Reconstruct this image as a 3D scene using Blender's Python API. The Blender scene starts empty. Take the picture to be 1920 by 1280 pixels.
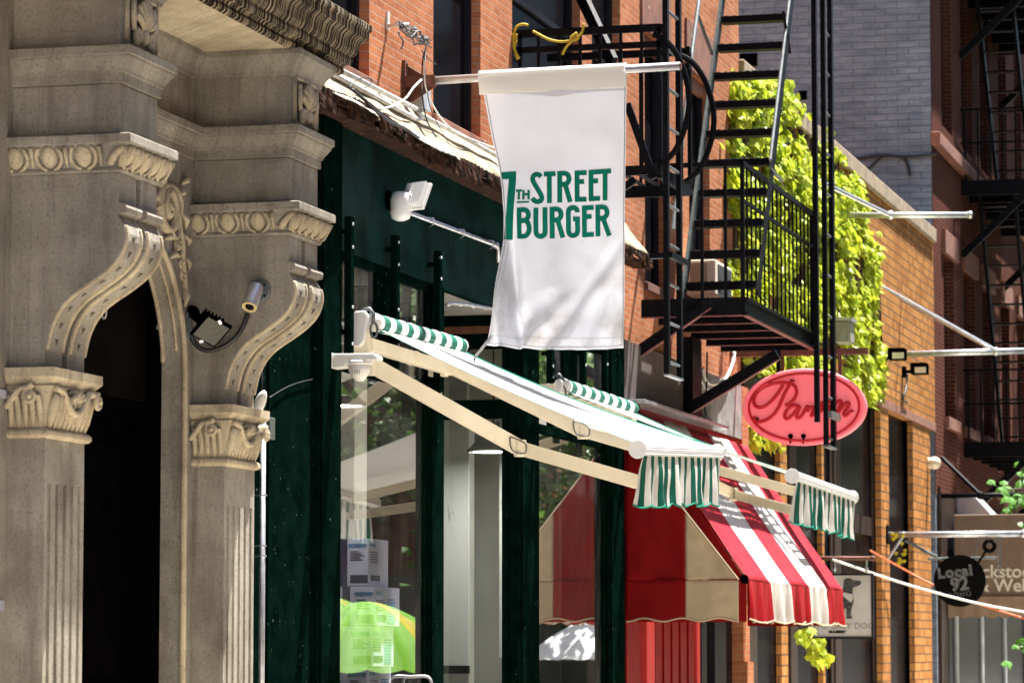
import bpy, bmesh, math, random
from mathutils import Vector, Matrix, noise
random.seed(7)
R = math.radians
S = bpy.context.scene
COL = S.collection

# ------------------------------------------------------------------ camera
FPX = 6400.0
CAM = Vector((8.4, 0.0, 1.7))
PITCH = math.atan(580.0 / FPX)
YAW = math.atan(1690.0 * math.cos(PITCH) / FPX)      # street axis (+Y) lies this far right of the optical axis
FWD = Vector((-math.sin(YAW) * math.cos(PITCH), math.cos(YAW) * math.cos(PITCH), math.sin(PITCH)))
RGT = Vector((math.cos(YAW), math.sin(YAW), 0.0))
UPV = RGT.cross(FWD)
cam_d = bpy.data.cameras.new('camera')
cam = bpy.data.objects.new('camera', cam_d)
COL.objects.link(cam)
cam.matrix_world = Matrix((( RGT.x, UPV.x, -FWD.x, CAM.x), (RGT.y, UPV.y, -FWD.y, CAM.y), (RGT.z, UPV.z, -FWD.z, CAM.z), (0, 0, 0, 1)))
cam_d.sensor_width = 36.0
cam_d.lens = FPX * 36.0 / 1920.0
cam_d.clip_end = 2000
cam_d.dof.use_dof = True
cam_d.dof.focus_distance = 27.0
cam_d.dof.aperture_fstop = 5.0
S.camera = cam


def ray(x, y):
    return (FWD * FPX + RGT * (x - 960.0) - UPV * (y - 640.0)).normalized()


def W(x, y, X=0.0):          # point of the photo on a plane parallel to the house fronts
    d = ray(x, y)
    return CAM + d * ((X - CAM.x) / d.x)


def V(x, y, Y):              # point of the photo on a plane across the street
    d = ray(x, y)
    return CAM + d * (Y / d.y)


def YX(x, X=0.0):
    return W(x, 1220, X).y


# ------------------------------------------------------------------ materials
def nt(name):
    m = bpy.data.materials.new(name)
    m.use_nodes = True
    t = m.node_tree
    return m, t, t.nodes, t.links, t.nodes['Principled BSDF']


def N(t, typ, **kw):
    n = t.nodes.new(typ)
    for k, v in kw.items():
        if k in ('operation', 'blend_type', 'wave_type', 'bands_direction', 'data_type', 'distance', 'feature', 'noise_dimensions'):
            setattr(n, k, v)
        else:
            n.inputs[k].default_value = v
    return n


def c4(c):
    return (c[0], c[1], c[2], 1.0)


def coords(t):
    return t.nodes.new('ShaderNodeTexCoord').outputs['Object']


def uvz(t):
    """(x+y, z) mapping: right for every vertical face that runs along X or along Y"""
    co = coords(t)
    sp = t.nodes.new('ShaderNodeSeparateXYZ')
    t.links.new(co, sp.inputs[0])
    ad = N(t, 'ShaderNodeMath', operation='ADD')
    t.links.new(sp.outputs['X'], ad.inputs[0]); t.links.new(sp.outputs['Y'], ad.inputs[1])
    cb = t.nodes.new('ShaderNodeCombineXYZ')
    t.links.new(ad.outputs[0], cb.inputs['X']); t.links.new(sp.outputs['Z'], cb.inputs['Y'])
    return cb.outputs[0], ad.outputs[0], sp


def noise_n(t, vec, scale, detail=4.0, rough=0.55):
    n = t.nodes.new('ShaderNodeTexNoise')
    n.inputs['Scale'].default_value = scale
    n.inputs['Detail'].default_value = detail
    n.inputs['Roughness'].default_value = rough
    if vec is not None:
        t.links.new(vec, n.inputs['Vector'])
    return n.outputs['Fac']


def ramp(t, fac, a, b, ca=(0, 0, 0), cb=(1, 1, 1)):
    r = t.nodes.new('ShaderNodeValToRGB')
    r.color_ramp.elements[0].position = a; r.color_ramp.elements[1].position = b
    r.color_ramp.elements[0].color = c4(ca); r.color_ramp.elements[1].color = c4(cb)
    t.links.new(fac, r.inputs[0])
    return r.outputs[0]


def mixc(t, fac, a, b):
    m = t.nodes.new('ShaderNodeMix'); m.data_type = 'RGBA'
    for sock, v in ((m.inputs[0], fac), (m.inputs[6], a), (m.inputs[7], b)):
        if isinstance(v, (int, float)):
            sock.default_value = v
        elif isinstance(v, tuple):
            sock.default_value = c4(v)
        else:
            t.links.new(v, sock)
    return m.outputs[2]


def scl(t, vec, s):
    m = t.nodes.new('ShaderNodeMapping'); m.inputs['Scale'].default_value = s
    t.links.new(vec, m.inputs['Vector'])
    return m.outputs[0]


def bump(t, bs, height, strength=0.4, dist=0.01):
    b = t.nodes.new('ShaderNodeBump')
    b.inputs['Strength'].default_value = strength; b.inputs['Distance'].default_value = dist
    t.links.new(height, b.inputs['Height'])
    t.links.new(b.outputs[0], bs.inputs['Normal'])


def mk(name, c1, c2=None, scale=6.0, rough=0.6, metal=0.0, bs=0.0, bscale=60.0, bdist=0.004, lo=0.35, hi=0.65, speck=None, speck_at=0.68, speck_scale=25, stretch=None, spec=0.5):
    m, t, n, l, b = nt(name)
    co = coords(t)
    if stretch:
        cs = scl(t, co, stretch)
    else:
        cs = co
    if c2 is None:
        c2 = tuple(v * 0.75 for v in c1)
    f = ramp(t, noise_n(t, cs, scale), lo, hi)
    col = mixc(t, f, c1, c2)
    if speck is not None:
        g = ramp(t, noise_n(t, cs, speck_scale, 6), speck_at, speck_at + 0.04)
        col = mixc(t, g, col, speck)
    l.new(col, b.inputs['Base Color'])
    b.inputs['Roughness'].default_value = rough
    b.inputs['Metallic'].default_value = metal
    b.inputs['Specular IOR Level'].default_value = spec
    if bs:
        bump(t, b, noise_n(t, cs, bscale, 5), bs, bdist)
    return m


def stone_mat(name, c1, c2, comb=(330.0, 'x'), drip=0.0, bd=0.026):
    m, t, n, l, b = nt(name)
    vec, u, sp = uvz(t)
    co = coords(t)
    f = ramp(t, noise_n(t, co, 2.2, 6, 0.6), 0.3, 0.7)
    col = mixc(t, f, c1, c2)
    streak = ramp(t, noise_n(t, scl(t, vec, (9, 0.9, 1)), 1.0, 5), 0.5, 0.75)
    col = mixc(t, N2(t, 'MULTIPLY', streak, 0.45), col, (0.16, 0.13, 0.10))
    sp2 = ramp(t, noise_n(t, co, 70, 3), 0.62, 0.72)
    col = mixc(t, N2(t, 'MULTIPLY', sp2, 0.4), col, (0.10, 0.08, 0.06))
    pale = ramp(t, noise_n(t, co, 9, 5), 0.66, 0.8)
    col = mixc(t, N2(t, 'MULTIPLY', pale, 0.5), col, (0.5, 0.46, 0.4))
    soot = ramp(t, noise_n(t, scl(t, vec, (2.2, .8, 1)), 1.0, 7, 0.65), 0.52, 0.72)
    col = mixc(t, N2(t, 'MULTIPLY', soot, 0.5), col, (0.11, 0.095, 0.08))
    pit = ramp(t, noise_n(t, co, 48, 4, 0.65), 0.54, 0.68)
    col = mixc(t, N2(t, 'MULTIPLY', pit, 0.46), col, (0.075, 0.063, 0.05))
    rain = ramp(t, noise_n(t, scl(t, vec, (16, .5, 1)), 1.0, 6, 0.7), 0.55, 0.7)
    col = mixc(t, N2(t, 'MULTIPLY', rain, 0.4), col, (0.10, 0.085, 0.07))
    chip = ramp(t, noise_n(t, co, 16, 5, 0.7), 0.69, 0.715)
    col = mixc(t, N2(t, 'MULTIPLY', chip, 0.55), col, (0.56, 0.52, 0.46))
    if drip:
        dn = noise_n(t, scl(t, vec, (26, 1.3, 1)), 1.0, 4, 0.6)
        d = ramp(t, dn, drip, drip + 0.05)
        col = mixc(t, N2(t, 'MULTIPLY', d, 0.96), col, (0.012, 0.010, 0.008))
    l.new(col, b.inputs['Base Color'])
    b.inputs['Roughness'].default_value = 0.85
    b.inputs['Specular IOR Level'].default_value = 0.06
    # tooled (combed) stone: fine lines, broken by noise
    w = N(t, 'ShaderNodeMath', operation='MULTIPLY'); src = u if comb[1] == 'x' else sp.outputs['Z']
    l.new(src, w.inputs[0]); w.inputs[1].default_value = comb[0]
    nz = noise_n(t, co, 5, 3)
    ad = N(t, 'ShaderNodeMath', operation='MULTIPLY_ADD'); l.new(nz, ad.inputs[0]); ad.inputs[1].default_value = 9.0; l.new(w.outputs[0], ad.inputs[2])
    sn = N(t, 'ShaderNodeMath', operation='SINE'); l.new(ad.outputs[0], sn.inputs[0])
    gr = noise_n(t, co, 30, 8, 0.75)
    amp = N2(t, 'MULTIPLY', ramp(t, noise_n(t, co, 3.0, 4), 0.42, 0.68), 0.085)
    gr = N2(t, 'ADD', N2(t, 'MULTIPLY', gr, 1.0), N2(t, 'MULTIPLY', noise_n(t, co, 150, 4, 0.7), 0.6))
    h = N(t, 'ShaderNodeMath', operation='MULTIPLY_ADD'); l.new(sn.outputs[0], h.inputs[0]); l.new(amp, h.inputs[1]); l.new(gr, h.inputs[2])
    bump(t, b, h.outputs[0], 1.0, bd)
    return m


def N2(t, op, a, b):
    m = N(t, 'ShaderNodeMath', operation=op)
    for i, v in enumerate((a, b)):
        if isinstance(v, (int, float)):
            m.inputs[i].default_value = v
        else:
            t.links.new(v, m.inputs[i])
    return m.outputs[0]


def brick_mat(name, c1, c2, mortar, bw=0.21, bh=0.072, msize=0.009, blotch=(0.12, 0.05, 0.03), blotch_amt=0.5, white=0.0, strength=1.0):
    m, t, n, l, b = nt(name)
    vec, u, sp = uvz(t)
    wob = noise_n(t, coords(t), 3.0, 2)
    br = t.nodes.new('ShaderNodeTexBrick')
    l.new(vec, br.inputs['Vector'])
    br.inputs['Scale'].default_value = 1.0
    br.inputs['Brick Width'].default_value = bw
    br.inputs['Row Height'].default_value = bh
    br.inputs['Mortar Size'].default_value = msize
    br.inputs['Mortar Smooth'].default_value = 0.25
    br.inputs['Bias'].default_value = -0.1
    br.inputs['Color1'].default_value = c4(c1); br.inputs['Color2'].default_value = c4(c2); br.inputs['Mortar'].default_value = c4(mortar)
    f = ramp(t, noise_n(t, vec, 1.7, 6, 0.65), 0.45, 0.75)
    col = mixc(t, N2(t, 'MULTIPLY', f, blotch_amt), br.outputs['Color'], blotch)
    big = ramp(t, noise_n(t, scl(t, vec, (.5, .9, 1)), 1.0, 5, 0.6), 0.35, 0.7)
    col = mixc(t, N2(t, 'MULTIPLY', big, 0.45), col, tuple(v * .45 for v in c1))
    g = noise_n(t, vec, 14, 6, 0.7)
    col = mixc(t, N2(t, 'MULTIPLY', ramp(t, g, 0.5, 0.8), 0.35), col, (0.08, 0.04, 0.03))
    if white:
        wn = ramp(t, noise_n(t, vec, 6, 6, 0.7), 0.62, 0.72)
        col = mixc(t, N2(t, 'MULTIPLY', wn, white), col, (0.55, 0.5, 0.46))
    l.new(col, b.inputs['Base Color'])
    b.inputs['Roughness'].default_value = 0.85
    b.inputs['Specular IOR Level'].default_value = 0.04
    inv = N2(t, 'SUBTRACT', 1.0, br.outputs['Fac'])
    h = N2(t, 'ADD', inv, N2(t, 'MULTIPLY', g, 0.5))
    bump(t, b, h, strength, 0.012)
    return m


def stripes_mat(name, ca, cb, axis, width, phase=0.0, rough=0.75, trans=0.0):
    """woven stripes by object coordinate along an axis"""
    m, t, n, l, b = nt(name)
    co = coords(t)
    sp = t.nodes.new('ShaderNodeSeparateXYZ'); l.new(co, sp.inputs[0])
    a = N(t, 'ShaderNodeMath', operation='ADD'); l.new(sp.outputs[axis], a.inputs[0]); a.inputs[1].default_value = phase
    d = N(t, 'ShaderNodeMath', operation='DIVIDE'); l.new(a.outputs[0], d.inputs[0]); d.inputs[1].default_value = width * 2
    fr = N(t, 'ShaderNodeMath', operation='FRACT'); l.new(d.outputs[0], fr.inputs[0])
    g = N(t, 'ShaderNodeMath', operation='GREATER_THAN'); l.new(fr.outputs[0], g.inputs[0]); g.inputs[1].default_value = 0.5
    dirt = ramp(t, noise_n(t, co, 5, 5), 0.4, 0.75)
    col = mixc(t, g.outputs[0], ca, cb)
    col2 = mixc(t, N2(t, 'MULTIPLY', dirt, 0.18), col, (0.12, 0.10, 0.08))
    l.new(col2, b.inputs['Base Color'])
    b.inputs['Roughness'].default_value = rough
    b.inputs['Specular IOR Level'].default_value = 0.2
    bump(t, b, noise_n(t, co, 14, 3), 0.25, 0.01)
    if trans:
        cloth(t, b, col2, trans)
    return m


def cloth(t, b, col, amt):
    tr = t.nodes.new('ShaderNodeBsdfTranslucent')
    if isinstance(col, tuple):
        tr.inputs['Color'].default_value = c4(col)
    else:
        t.links.new(col, tr.inputs['Color'])
    mx = t.nodes.new('ShaderNodeMixShader'); mx.inputs[0].default_value = amt
    t.links.new(b.outputs[0], mx.inputs[1]); t.links.new(tr.outputs[0], mx.inputs[2])
    out = [x for x in t.nodes if x.type == 'OUTPUT_MATERIAL'][0]
    t.links.new(mx.outputs[0], out.inputs['Surface'])


def glass_mat(name, tint=(0.85, 0.9, 0.88), gain=1.7, rough=0.0, dust=0.07):
    m, t, n, l, b = nt(name)
    n.remove(b)
    out = [x for x in n if x.type == 'OUTPUT_MATERIAL'][0]
    fr = N(t, 'ShaderNodeFresnel', IOR=1.5)
    fac = N2(t, 'MINIMUM', N2(t, 'MULTIPLY', fr.outputs[0], gain), 0.95)
    tr = t.nodes.new('ShaderNodeBsdfTransparent'); tr.inputs[0].default_value = c4(tint)
    gl = t.nodes.new('ShaderNodeBsdfGlossy'); gl.inputs['Roughness'].default_value = rough
    mx = t.nodes.new('ShaderNodeMixShader')
    l.new(fac, mx.inputs[0]); l.new(tr.outputs[0], mx.inputs[1]); l.new(gl.outputs[0], mx.inputs[2])
    df = t.nodes.new('ShaderNodeBsdfDiffuse'); df.inputs[0].default_value = (.6, .6, .58, 1)
    co = coords(t)
    dn = ramp(t, noise_n(t, scl(t, co, (1, 2.2, .7)), 1.6, 6, .65), 0.3, 0.8)
    mx2 = t.nodes.new('ShaderNodeMixShader'); l.new(N2(t, 'MULTIPLY', dn, dust), mx2.inputs[0])
    l.new(mx.outputs[0], mx2.inputs[1]); l.new(df.outputs[0], mx2.inputs[2])
    l.new(mx2.outputs[0], out.inputs['Surface'])
    return m


def leaf_mat(name, c1, c2, trans=0.35):
    m, t, n, l, b = nt(name)
    co = coords(t)
    f = ramp(t, noise_n(t, co, 3.5, 4), 0.3, 0.7)
    f2 = ramp(t, noise_n(t, co, 22, 2), 0.35, 0.65)
    ff = N2(t, 'MULTIPLY', N2(t, 'ADD', f, f2), 0.5)
    col = mixc(t, ff, c1, c2)
    l.new(col, b.inputs['Base Color']); b.inputs['Roughness'].default_value = 0.45
    b.inputs['Specular IOR Level'].default_value = 0.4
    cloth(t, b, col, trans)
    return m


def emit_mat(name, color, strength):
    m, t, n, l, b = nt(name)
    b.inputs['Base Color'].default_value = c4(color)
    b.inputs['Emission Color'].default_value = c4(color)
    b.inputs['Emission Strength'].default_value = strength
    return m


M = {}
M['stone'] = stone_mat('portal_stone', (0.54, 0.50, 0.425), (0.30, 0.272, 0.222))
M['stone_flat'] = stone_mat('portal_stone_combed', (0.54, 0.50, 0.425), (0.31, 0.282, 0.23), comb=(420.0, 'z'))
M['stone_drip'] = stone_mat('cornice_stone', (0.46, 0.38, 0.26), (0.30, 0.24, 0.16), drip=0.46)
M['stone_top'] = mk('weathered_stone_top', (0.55, 0.53, 0.48), (0.3, 0.28, 0.25), 14, 0.9, bs=0.6, bscale=60)
M['carve'] = stone_mat('carved_stone', (0.62, 0.535, 0.385), (0.36, 0.295, 0.20), bd=0.008)
M['hole_shade'] = mk('painted_hole_shade', (0.05, 0.04, 0.03), (0.09, 0.07, 0.05), 10, 0.95)  # dark colour painted in place of the shade inside drilled holes
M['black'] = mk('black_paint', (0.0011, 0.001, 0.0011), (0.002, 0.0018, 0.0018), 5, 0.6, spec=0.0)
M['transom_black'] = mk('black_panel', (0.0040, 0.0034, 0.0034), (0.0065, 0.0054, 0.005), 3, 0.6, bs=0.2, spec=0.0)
M['green'] = mk('dark_green_paint', (0.0008, 0.0040, 0.0029), (0.0019, 0.0088, 0.0063), 5, 0.55, spec=0.0, bs=0.5, bscale=45, bdist=0.006, speck=(0.10, 0.14, 0.12), speck_at=0.69, speck_scale=18)
M['teal'] = mk('green_fascia_paint', (0.0014, 0.0085, 0.0072), (0.0045, 0.027, 0.0235), 2.5, 0.5, spec=0.02, bs=0.8, bscale=70, bdist=0.006, speck=(0.22, 0.27, 0.25), speck_at=0.735, speck_scale=9)
M['brick'] = brick_mat('orange_red_brick', (0.56, 0.22, 0.105), (0.40, 0.135, 0.06), (0.50, 0.30, 0.20), blotch=(0.20, 0.075, 0.04), white=0.15)
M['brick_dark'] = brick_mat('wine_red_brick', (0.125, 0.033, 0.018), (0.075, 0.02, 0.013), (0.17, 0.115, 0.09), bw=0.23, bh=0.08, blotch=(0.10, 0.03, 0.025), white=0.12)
M['brick_yellow'] = brick_mat('tan_orange_brick', (0.60, 0.28, 0.085), (0.34, 0.125, 0.034), (0.13, 0.10, 0.075), bw=0.30, bh=0.15, msize=0.014, blotch=(0.36, 0.20, 0.09), strength=1.3)
def grey_wall():
    m, t, n, l, b = nt('grey_painted_brick')
    vec, u, sp = uvz(t)
    v1 = scl(t, vec, (1.6, 7.0, 1))
    f = ramp(t, noise_n(t, v1, 1.0, 7, 0.7), 0.36, 0.66)
    col = mixc(t, f, (0.125, 0.165, 0.225), (0.27, 0.325, 0.405))
    f2 = ramp(t, noise_n(t, vec, .35, 5, 0.6), 0.4, 0.7)
    col = mixc(t, N2(t, 'MULTIPLY', f2, .6), col, (0.13, 0.15, 0.175))
    f3 = ramp(t, noise_n(t, scl(t, vec, (1.8, 9, 1)), 1.0, 6, 0.7), 0.64, 0.72)
    col = mixc(t, N2(t, 'MULTIPLY', f3, .6), col, (0.33, 0.36, 0.40))
    br = t.nodes.new('ShaderNodeTexBrick'); l.new(vec, br.inputs['Vector'])
    br.inputs['Scale'].default_value = 1.0; br.inputs['Brick Width'].default_value = .42; br.inputs['Row Height'].default_value = .125
    br.inputs['Mortar Size'].default_value = .012; br.inputs['Mortar Smooth'].default_value = .6
    col = mixc(t, N2(t, 'MULTIPLY', br.outputs['Fac'], .38), col, (0.075, 0.095, 0.125))
    l.new(col, b.inputs['Base Color']); b.inputs['Roughness'].default_value = .8; b.inputs['Specular IOR Level'].default_value = .1
    h = N2(t, 'ADD', N2(t, 'MULTIPLY', br.outputs['Fac'], -.5), noise_n(t, scl(t, vec, (2, 8, 1)), 1.5, 6, .7))
    bump(t, b, h, .8, .04)
    return m


M['brick_grey'] = grey_wall()
M['coping'] = mk('tan_coping_stone', (0.40, 0.31, 0.20), (0.24, 0.18, 0.12), 5, 0.85, bs=0.4)
M['brownstone'] = mk('red_brownstone', (0.27, 0.11, 0.068), (0.17, 0.07, 0.045), 4, 0.85, bs=0.5, speck=(0.45, 0.33, 0.27), speck_at=0.66, speck_scale=8)
M['win_frame'] = mk('charcoal_window_frame', (0.022, 0.022, 0.027), (0.015, 0.015, 0.019), 5, 0.5, spec=0.03)
M['pane'] = mk('dark_window_glass', (0.006, 0.006, 0.008), (0.009, 0.009, 0.011), 2, 0.2, spec=0.006)
M['flash'] = mk('cream_roof_flashing', (0.40, 0.33, 0.21), (0.20, 0.16, 0.10), 6, 0.8, bs=0.5, bscale=25, speck=(0.15, 0.12, 0.08), speck_at=0.64, speck_scale=12)
M['tar'] = mk('torn_tar_sheet', (0.75, 0.73, 0.68), (0.5, 0.47, 0.42), 4, 0.8, bs=0.6, bscale=30, speck=(0.03, 0.025, 0.02), speck_at=0.60, speck_scale=6)
M['rust'] = mk('rusted_black_metal', (0.009, 0.006, 0.005), (0.05, 0.021, 0.011), 7, 0.85, spec=0.08, bs=0.8, bscale=35, speck=(0.22, 0.10, 0.05), speck_at=0.66, speck_scale=14)
M['rust_red'] = mk('rust_brown_steel', (0.16, 0.055, 0.03), (0.09, 0.03, 0.018), 9, 0.75, bs=0.5)
M['galv'] = mk('galvanised_steel', (0.62, 0.64, 0.68), (0.42, 0.43, 0.47), 9, 0.38, 0.75, bs=0.2, bscale=30)
M['alu'] = mk('brushed_aluminium', (0.72, 0.73, 0.75), (0.58, 0.59, 0.61), 9, 0.35, 0.8)
M['white_pl'] = mk('white_plastic', (0.80, 0.79, 0.77), (0.72, 0.71, 0.69), 5, 0.35)
M['white_pipe'] = mk('white_conduit', (0.72, 0.71, 0.68), (0.5, 0.48, 0.44), 7, 0.5)
M['lamp_lens'] = mk('frosted_lens', (0.75, 0.70, 0.55), (0.65, 0.6, 0.45), 5, 0.2)
M['iron'] = mk('black_painted_iron', (0.0035, 0.0035, 0.0045), (0.008, 0.008, 0.010), 12, 0.45, spec=0.05, bs=0.7, bscale=70, bdist=0.004)
M['iron_grey'] = mk('worn_grey_iron', (0.13, 0.15, 0.155), (0.06, 0.07, 0.075), 12, 0.5, bs=0.4)
M['iron_red'] = mk('iron_with_red_primer', (0.22, 0.05, 0.045), (0.10, 0.03, 0.028), 9, 0.6)
M['cream'] = mk('cream_enamel', (0.86, 0.78, 0.62), (0.78, 0.69, 0.53), 3, 0.4)
M['cable'] = mk('black_cable', (0.012, 0.012, 0.013), None, 5, 0.5)
M['grey_cable'] = mk('grey_cable', (0.42, 0.41, 0.40), None, 5, 0.5)
M['grey_box'] = mk('grey_box_paint', (0.42, 0.46, 0.50), None, 5, 0.5)
M['yellow'] = mk('yellow_rope', (0.55, 0.40, 0.02), (0.40, 0.28, 0.01), 40, 0.7, bs=0.6, bscale=80)
M['rope_white'] = mk('white_rope', (0.7, 0.69, 0.66), (0.55, 0.54, 0.5), 40, 0.7)
M['orange'] = mk('orange_cord', (0.75, 0.16, 0.04), (0.6, 0.12, 0.03), 20, 0.6)
M['red'] = mk('red_canvas', (0.20, 0.0015, 0.003), (0.155, 0.0015, 0.0025), 5, 0.8, bs=0.25, bscale=12, bdist=0.01, spec=0.15)
M['tan'] = mk('cream_canvas', (0.45, 0.36, 0.25), (0.38, 0.30, 0.21), 5, 0.8, bs=0.3, bscale=12, bdist=0.01, spec=0.15)
M['red_paint'] = mk('red_gloss_paint', (0.20, 0.003, 0.004), (0.14, 0.002, 0.003), 4, 0.45, spec=0.02)
M['pink'] = mk('faded_red_paint', (0.60, 0.055, 0.055), (0.5, 0.045, 0.045), 4, 0.5, spec=0.05)
M['wood'] = mk('dark_stained_wood', (0.038, 0.020, 0.014), (0.016, 0.010, 0.008), 6, 0.6, spec=0.2, stretch=(6, 6, 0.6), bs=0.4)
M['stucco'] = mk('maroon_grey_stucco', (0.105, 0.075, 0.070), (0.070, 0.052, 0.050), 3, 0.8, bs=0.5, bscale=30)
M['stucco_grey'] = mk('grey_patched_render', (0.30, 0.29, 0.28), (0.16, 0.15, 0.145), 4, 0.9, bs=0.6, bscale=20)
M['plaster'] = mk('interior_white_plaster', (0.78, 0.78, 0.74), (0.70, 0.70, 0.67), 2, 0.6)
M['marble'] = mk('white_marble_tile', (0.80, 0.80, 0.77), (0.74, 0.74, 0.71), 2, 0.4, speck=(0.45, 0.45, 0.43), speck_at=0.66, speck_scale=2.5, stretch=(3, 3, 0.6))
M['int_dark'] = mk('interior_dark_wall', (0.045, 0.022, 0.022), (0.03, 0.016, 0.016), 2, 0.7)
M['int_floor'] = mk('interior_floor', (0.2, 0.19, 0.18), None, 3, 0.5)
M['ground'] = mk('pale_concrete_slabs', (0.56, 0.50, 0.41), (0.46, 0.41, 0.34), 1.5, 0.9)
M['asphalt'] = mk('asphalt', (0.13, 0.125, 0.115), (0.09, 0.088, 0.083), 4, 0.9)
M['glass'] = glass_mat('shop_window_glass')
M['glass_dim'] = glass_mat('dusty_window_glass', (0.5, 0.52, 0.5), 1.8, 0.0, 0.16)
M['camglass'] = mk('floodlight_glass', (0.085, 0.085, 0.072), (0.06, 0.06, 0.05), 6, 0.2, spec=0.12)
M['ivy'] = leaf_mat('ivy_leaf', (0.74, 0.72, 0.045), (0.14, 0.30, 0.022), 0.42)
M['tree_leaf'] = leaf_mat('tree_leaf', (0.10, 0.20, 0.025), (0.045, 0.11, 0.015), 0.35)
M['stem'] = mk('ivy_stem', (0.09, 0.05, 0.025), (0.05, 0.03, 0.015), 6, 0.9)
M['bark'] = mk('tree_bark', (0.10, 0.08, 0.06), (0.06, 0.045, 0.035), 8, 0.9, bs=0.8)
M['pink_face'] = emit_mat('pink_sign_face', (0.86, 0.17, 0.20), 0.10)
M['neon'] = emit_mat('red_neon_tube', (0.46, 0.003, 0.012), 0.03)
M['sign_white'] = mk('white_sign_board', (0.52, 0.52, 0.51), (0.44, 0.44, 0.43), 3, 0.6, speck=(0.25, 0.25, 0.25), speck_at=0.7, speck_scale=8)
M['ink'] = mk('black_sign_paint', (0.003, 0.003, 0.0035), (0.007, 0.007, 0.007), 30, 0.8, spec=0.02)
M['ink_grey'] = mk('grey_sign_paint', (0.16, 0.16, 0.165), None, 9, 0.7)
M['chalk'] = mk('scratched_white_paint', (0.20, 0.20, 0.20), (0.05, 0.05, 0.05), 25, 0.8)
M['banner_ink'] = mk('green_banner_print', (0.0, 0.165, 0.105), (0.0, 0.14, 0.09), 4, 0.75, spec=0.15)
M['brown_canvas'] = mk('brown_canvas', (0.20, 0.135, 0.095), (0.165, 0.11, 0.075), 4, 0.85, bs=0.2)
M['cream_ink'] = mk('cream_lettering', (0.70, 0.66, 0.55), None, 9, 0.7)
M['card'] = mk('white_card', (0.72, 0.72, 0.92), (0.64, 0.64, 0.86), 3, 0.6)
M['card_blue'] = mk('blue_card_print', (0.12, 0.36, 0.62), None, 3, 0.6)
M['card_navy'] = mk('navy_card_print', (0.03, 0.03, 0.09), None, 3, 0.6)
M['lime'] = mk('lime_green_canvas', (0.20, 0.50, 0.010), (0.15, 0.42, 0.008), 3, 0.7)
M['lime_y'] = mk('yellow_green_canvas', (0.60, 0.52, 0.01), None, 3, 0.7)
M['shade_grey'] = mk('lamp_shade_enamel', (0.42, 0.41, 0.39), (0.36, 0.35, 0.33), 3, 0.4)
M['bulb'] = emit_mat('lamp_glow', (1.0, 0.96, 0.90), 15.0)


def banner_cloth():
    m, t, n, l, b = nt('white_banner_cloth')
    co = coords(t)
    sp = t.nodes.new('ShaderNodeSeparateXYZ'); l.new(co, sp.inputs[0])
    base = (0.64, 0.645, 0.69)
    mud = ramp(t, noise_n(t, co, 2.6, 6, 0.62), 0.44, 0.78)
    low = N(t, 'ShaderNodeMapRange'); l.new(sp.outputs['Z'], low.inputs[0])
    low.inputs[1].default_value = -1.3; low.inputs[2].default_value = -2.3; low.inputs[3].default_value = 0.06; low.inputs[4].default_value = 1.0
    col = mixc(t, N2(t, 'MULTIPLY', mud, low.outputs[0]), base, (0.30, 0.25, 0.21))
    sm = ramp(t, noise_n(t, scl(t, co, (1, 1, 2.5)), 7, 6, 0.7), 0.66, 0.74)
    col = mixc(t, N2(t, 'MULTIPLY', sm, N2(t, 'MULTIPLY', low.outputs[0], 0.55)), col, (0.10, 0.09, 0.085))
    l.new(col, b.inputs['Base Color']); b.inputs['Roughness'].default_value = 0.85
    b.inputs['Specular IOR Level'].default_value = 0.15
    bump(t, b, noise_n(t, co, 5, 4), 0.25, 0.02)
    cloth(t, b, col, 0.20)
    return m


M['banner'] = banner_cloth()


def canvas(name, col, amt, dirt=0.2):
    m, t, n, l, b = nt(name)
    co = coords(t)
    d = ramp(t, noise_n(t, co, 3, 5), 0.45, 0.8)
    c = mixc(t, N2(t, 'MULTIPLY', d, dirt), col, (0.25, 0.2, 0.15))
    l.new(c, b.inputs['Base Color']); b.inputs['Roughness'].default_value = 0.85; b.inputs['Specular IOR Level'].default_value = 0.15
    cloth(t, b, c, amt)
    return m


M['awning_white'] = canvas('white_awning_canvas', (0.80, 0.80, 0.78), 0.25, 0.1)
M['white_sheet'] = canvas('white_parasol_canvas', (0.78, 0.80, 0.84), 0.3, 0.1)

# ------------------------------------------------------------------ mesh helpers
OFF = {}


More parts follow.
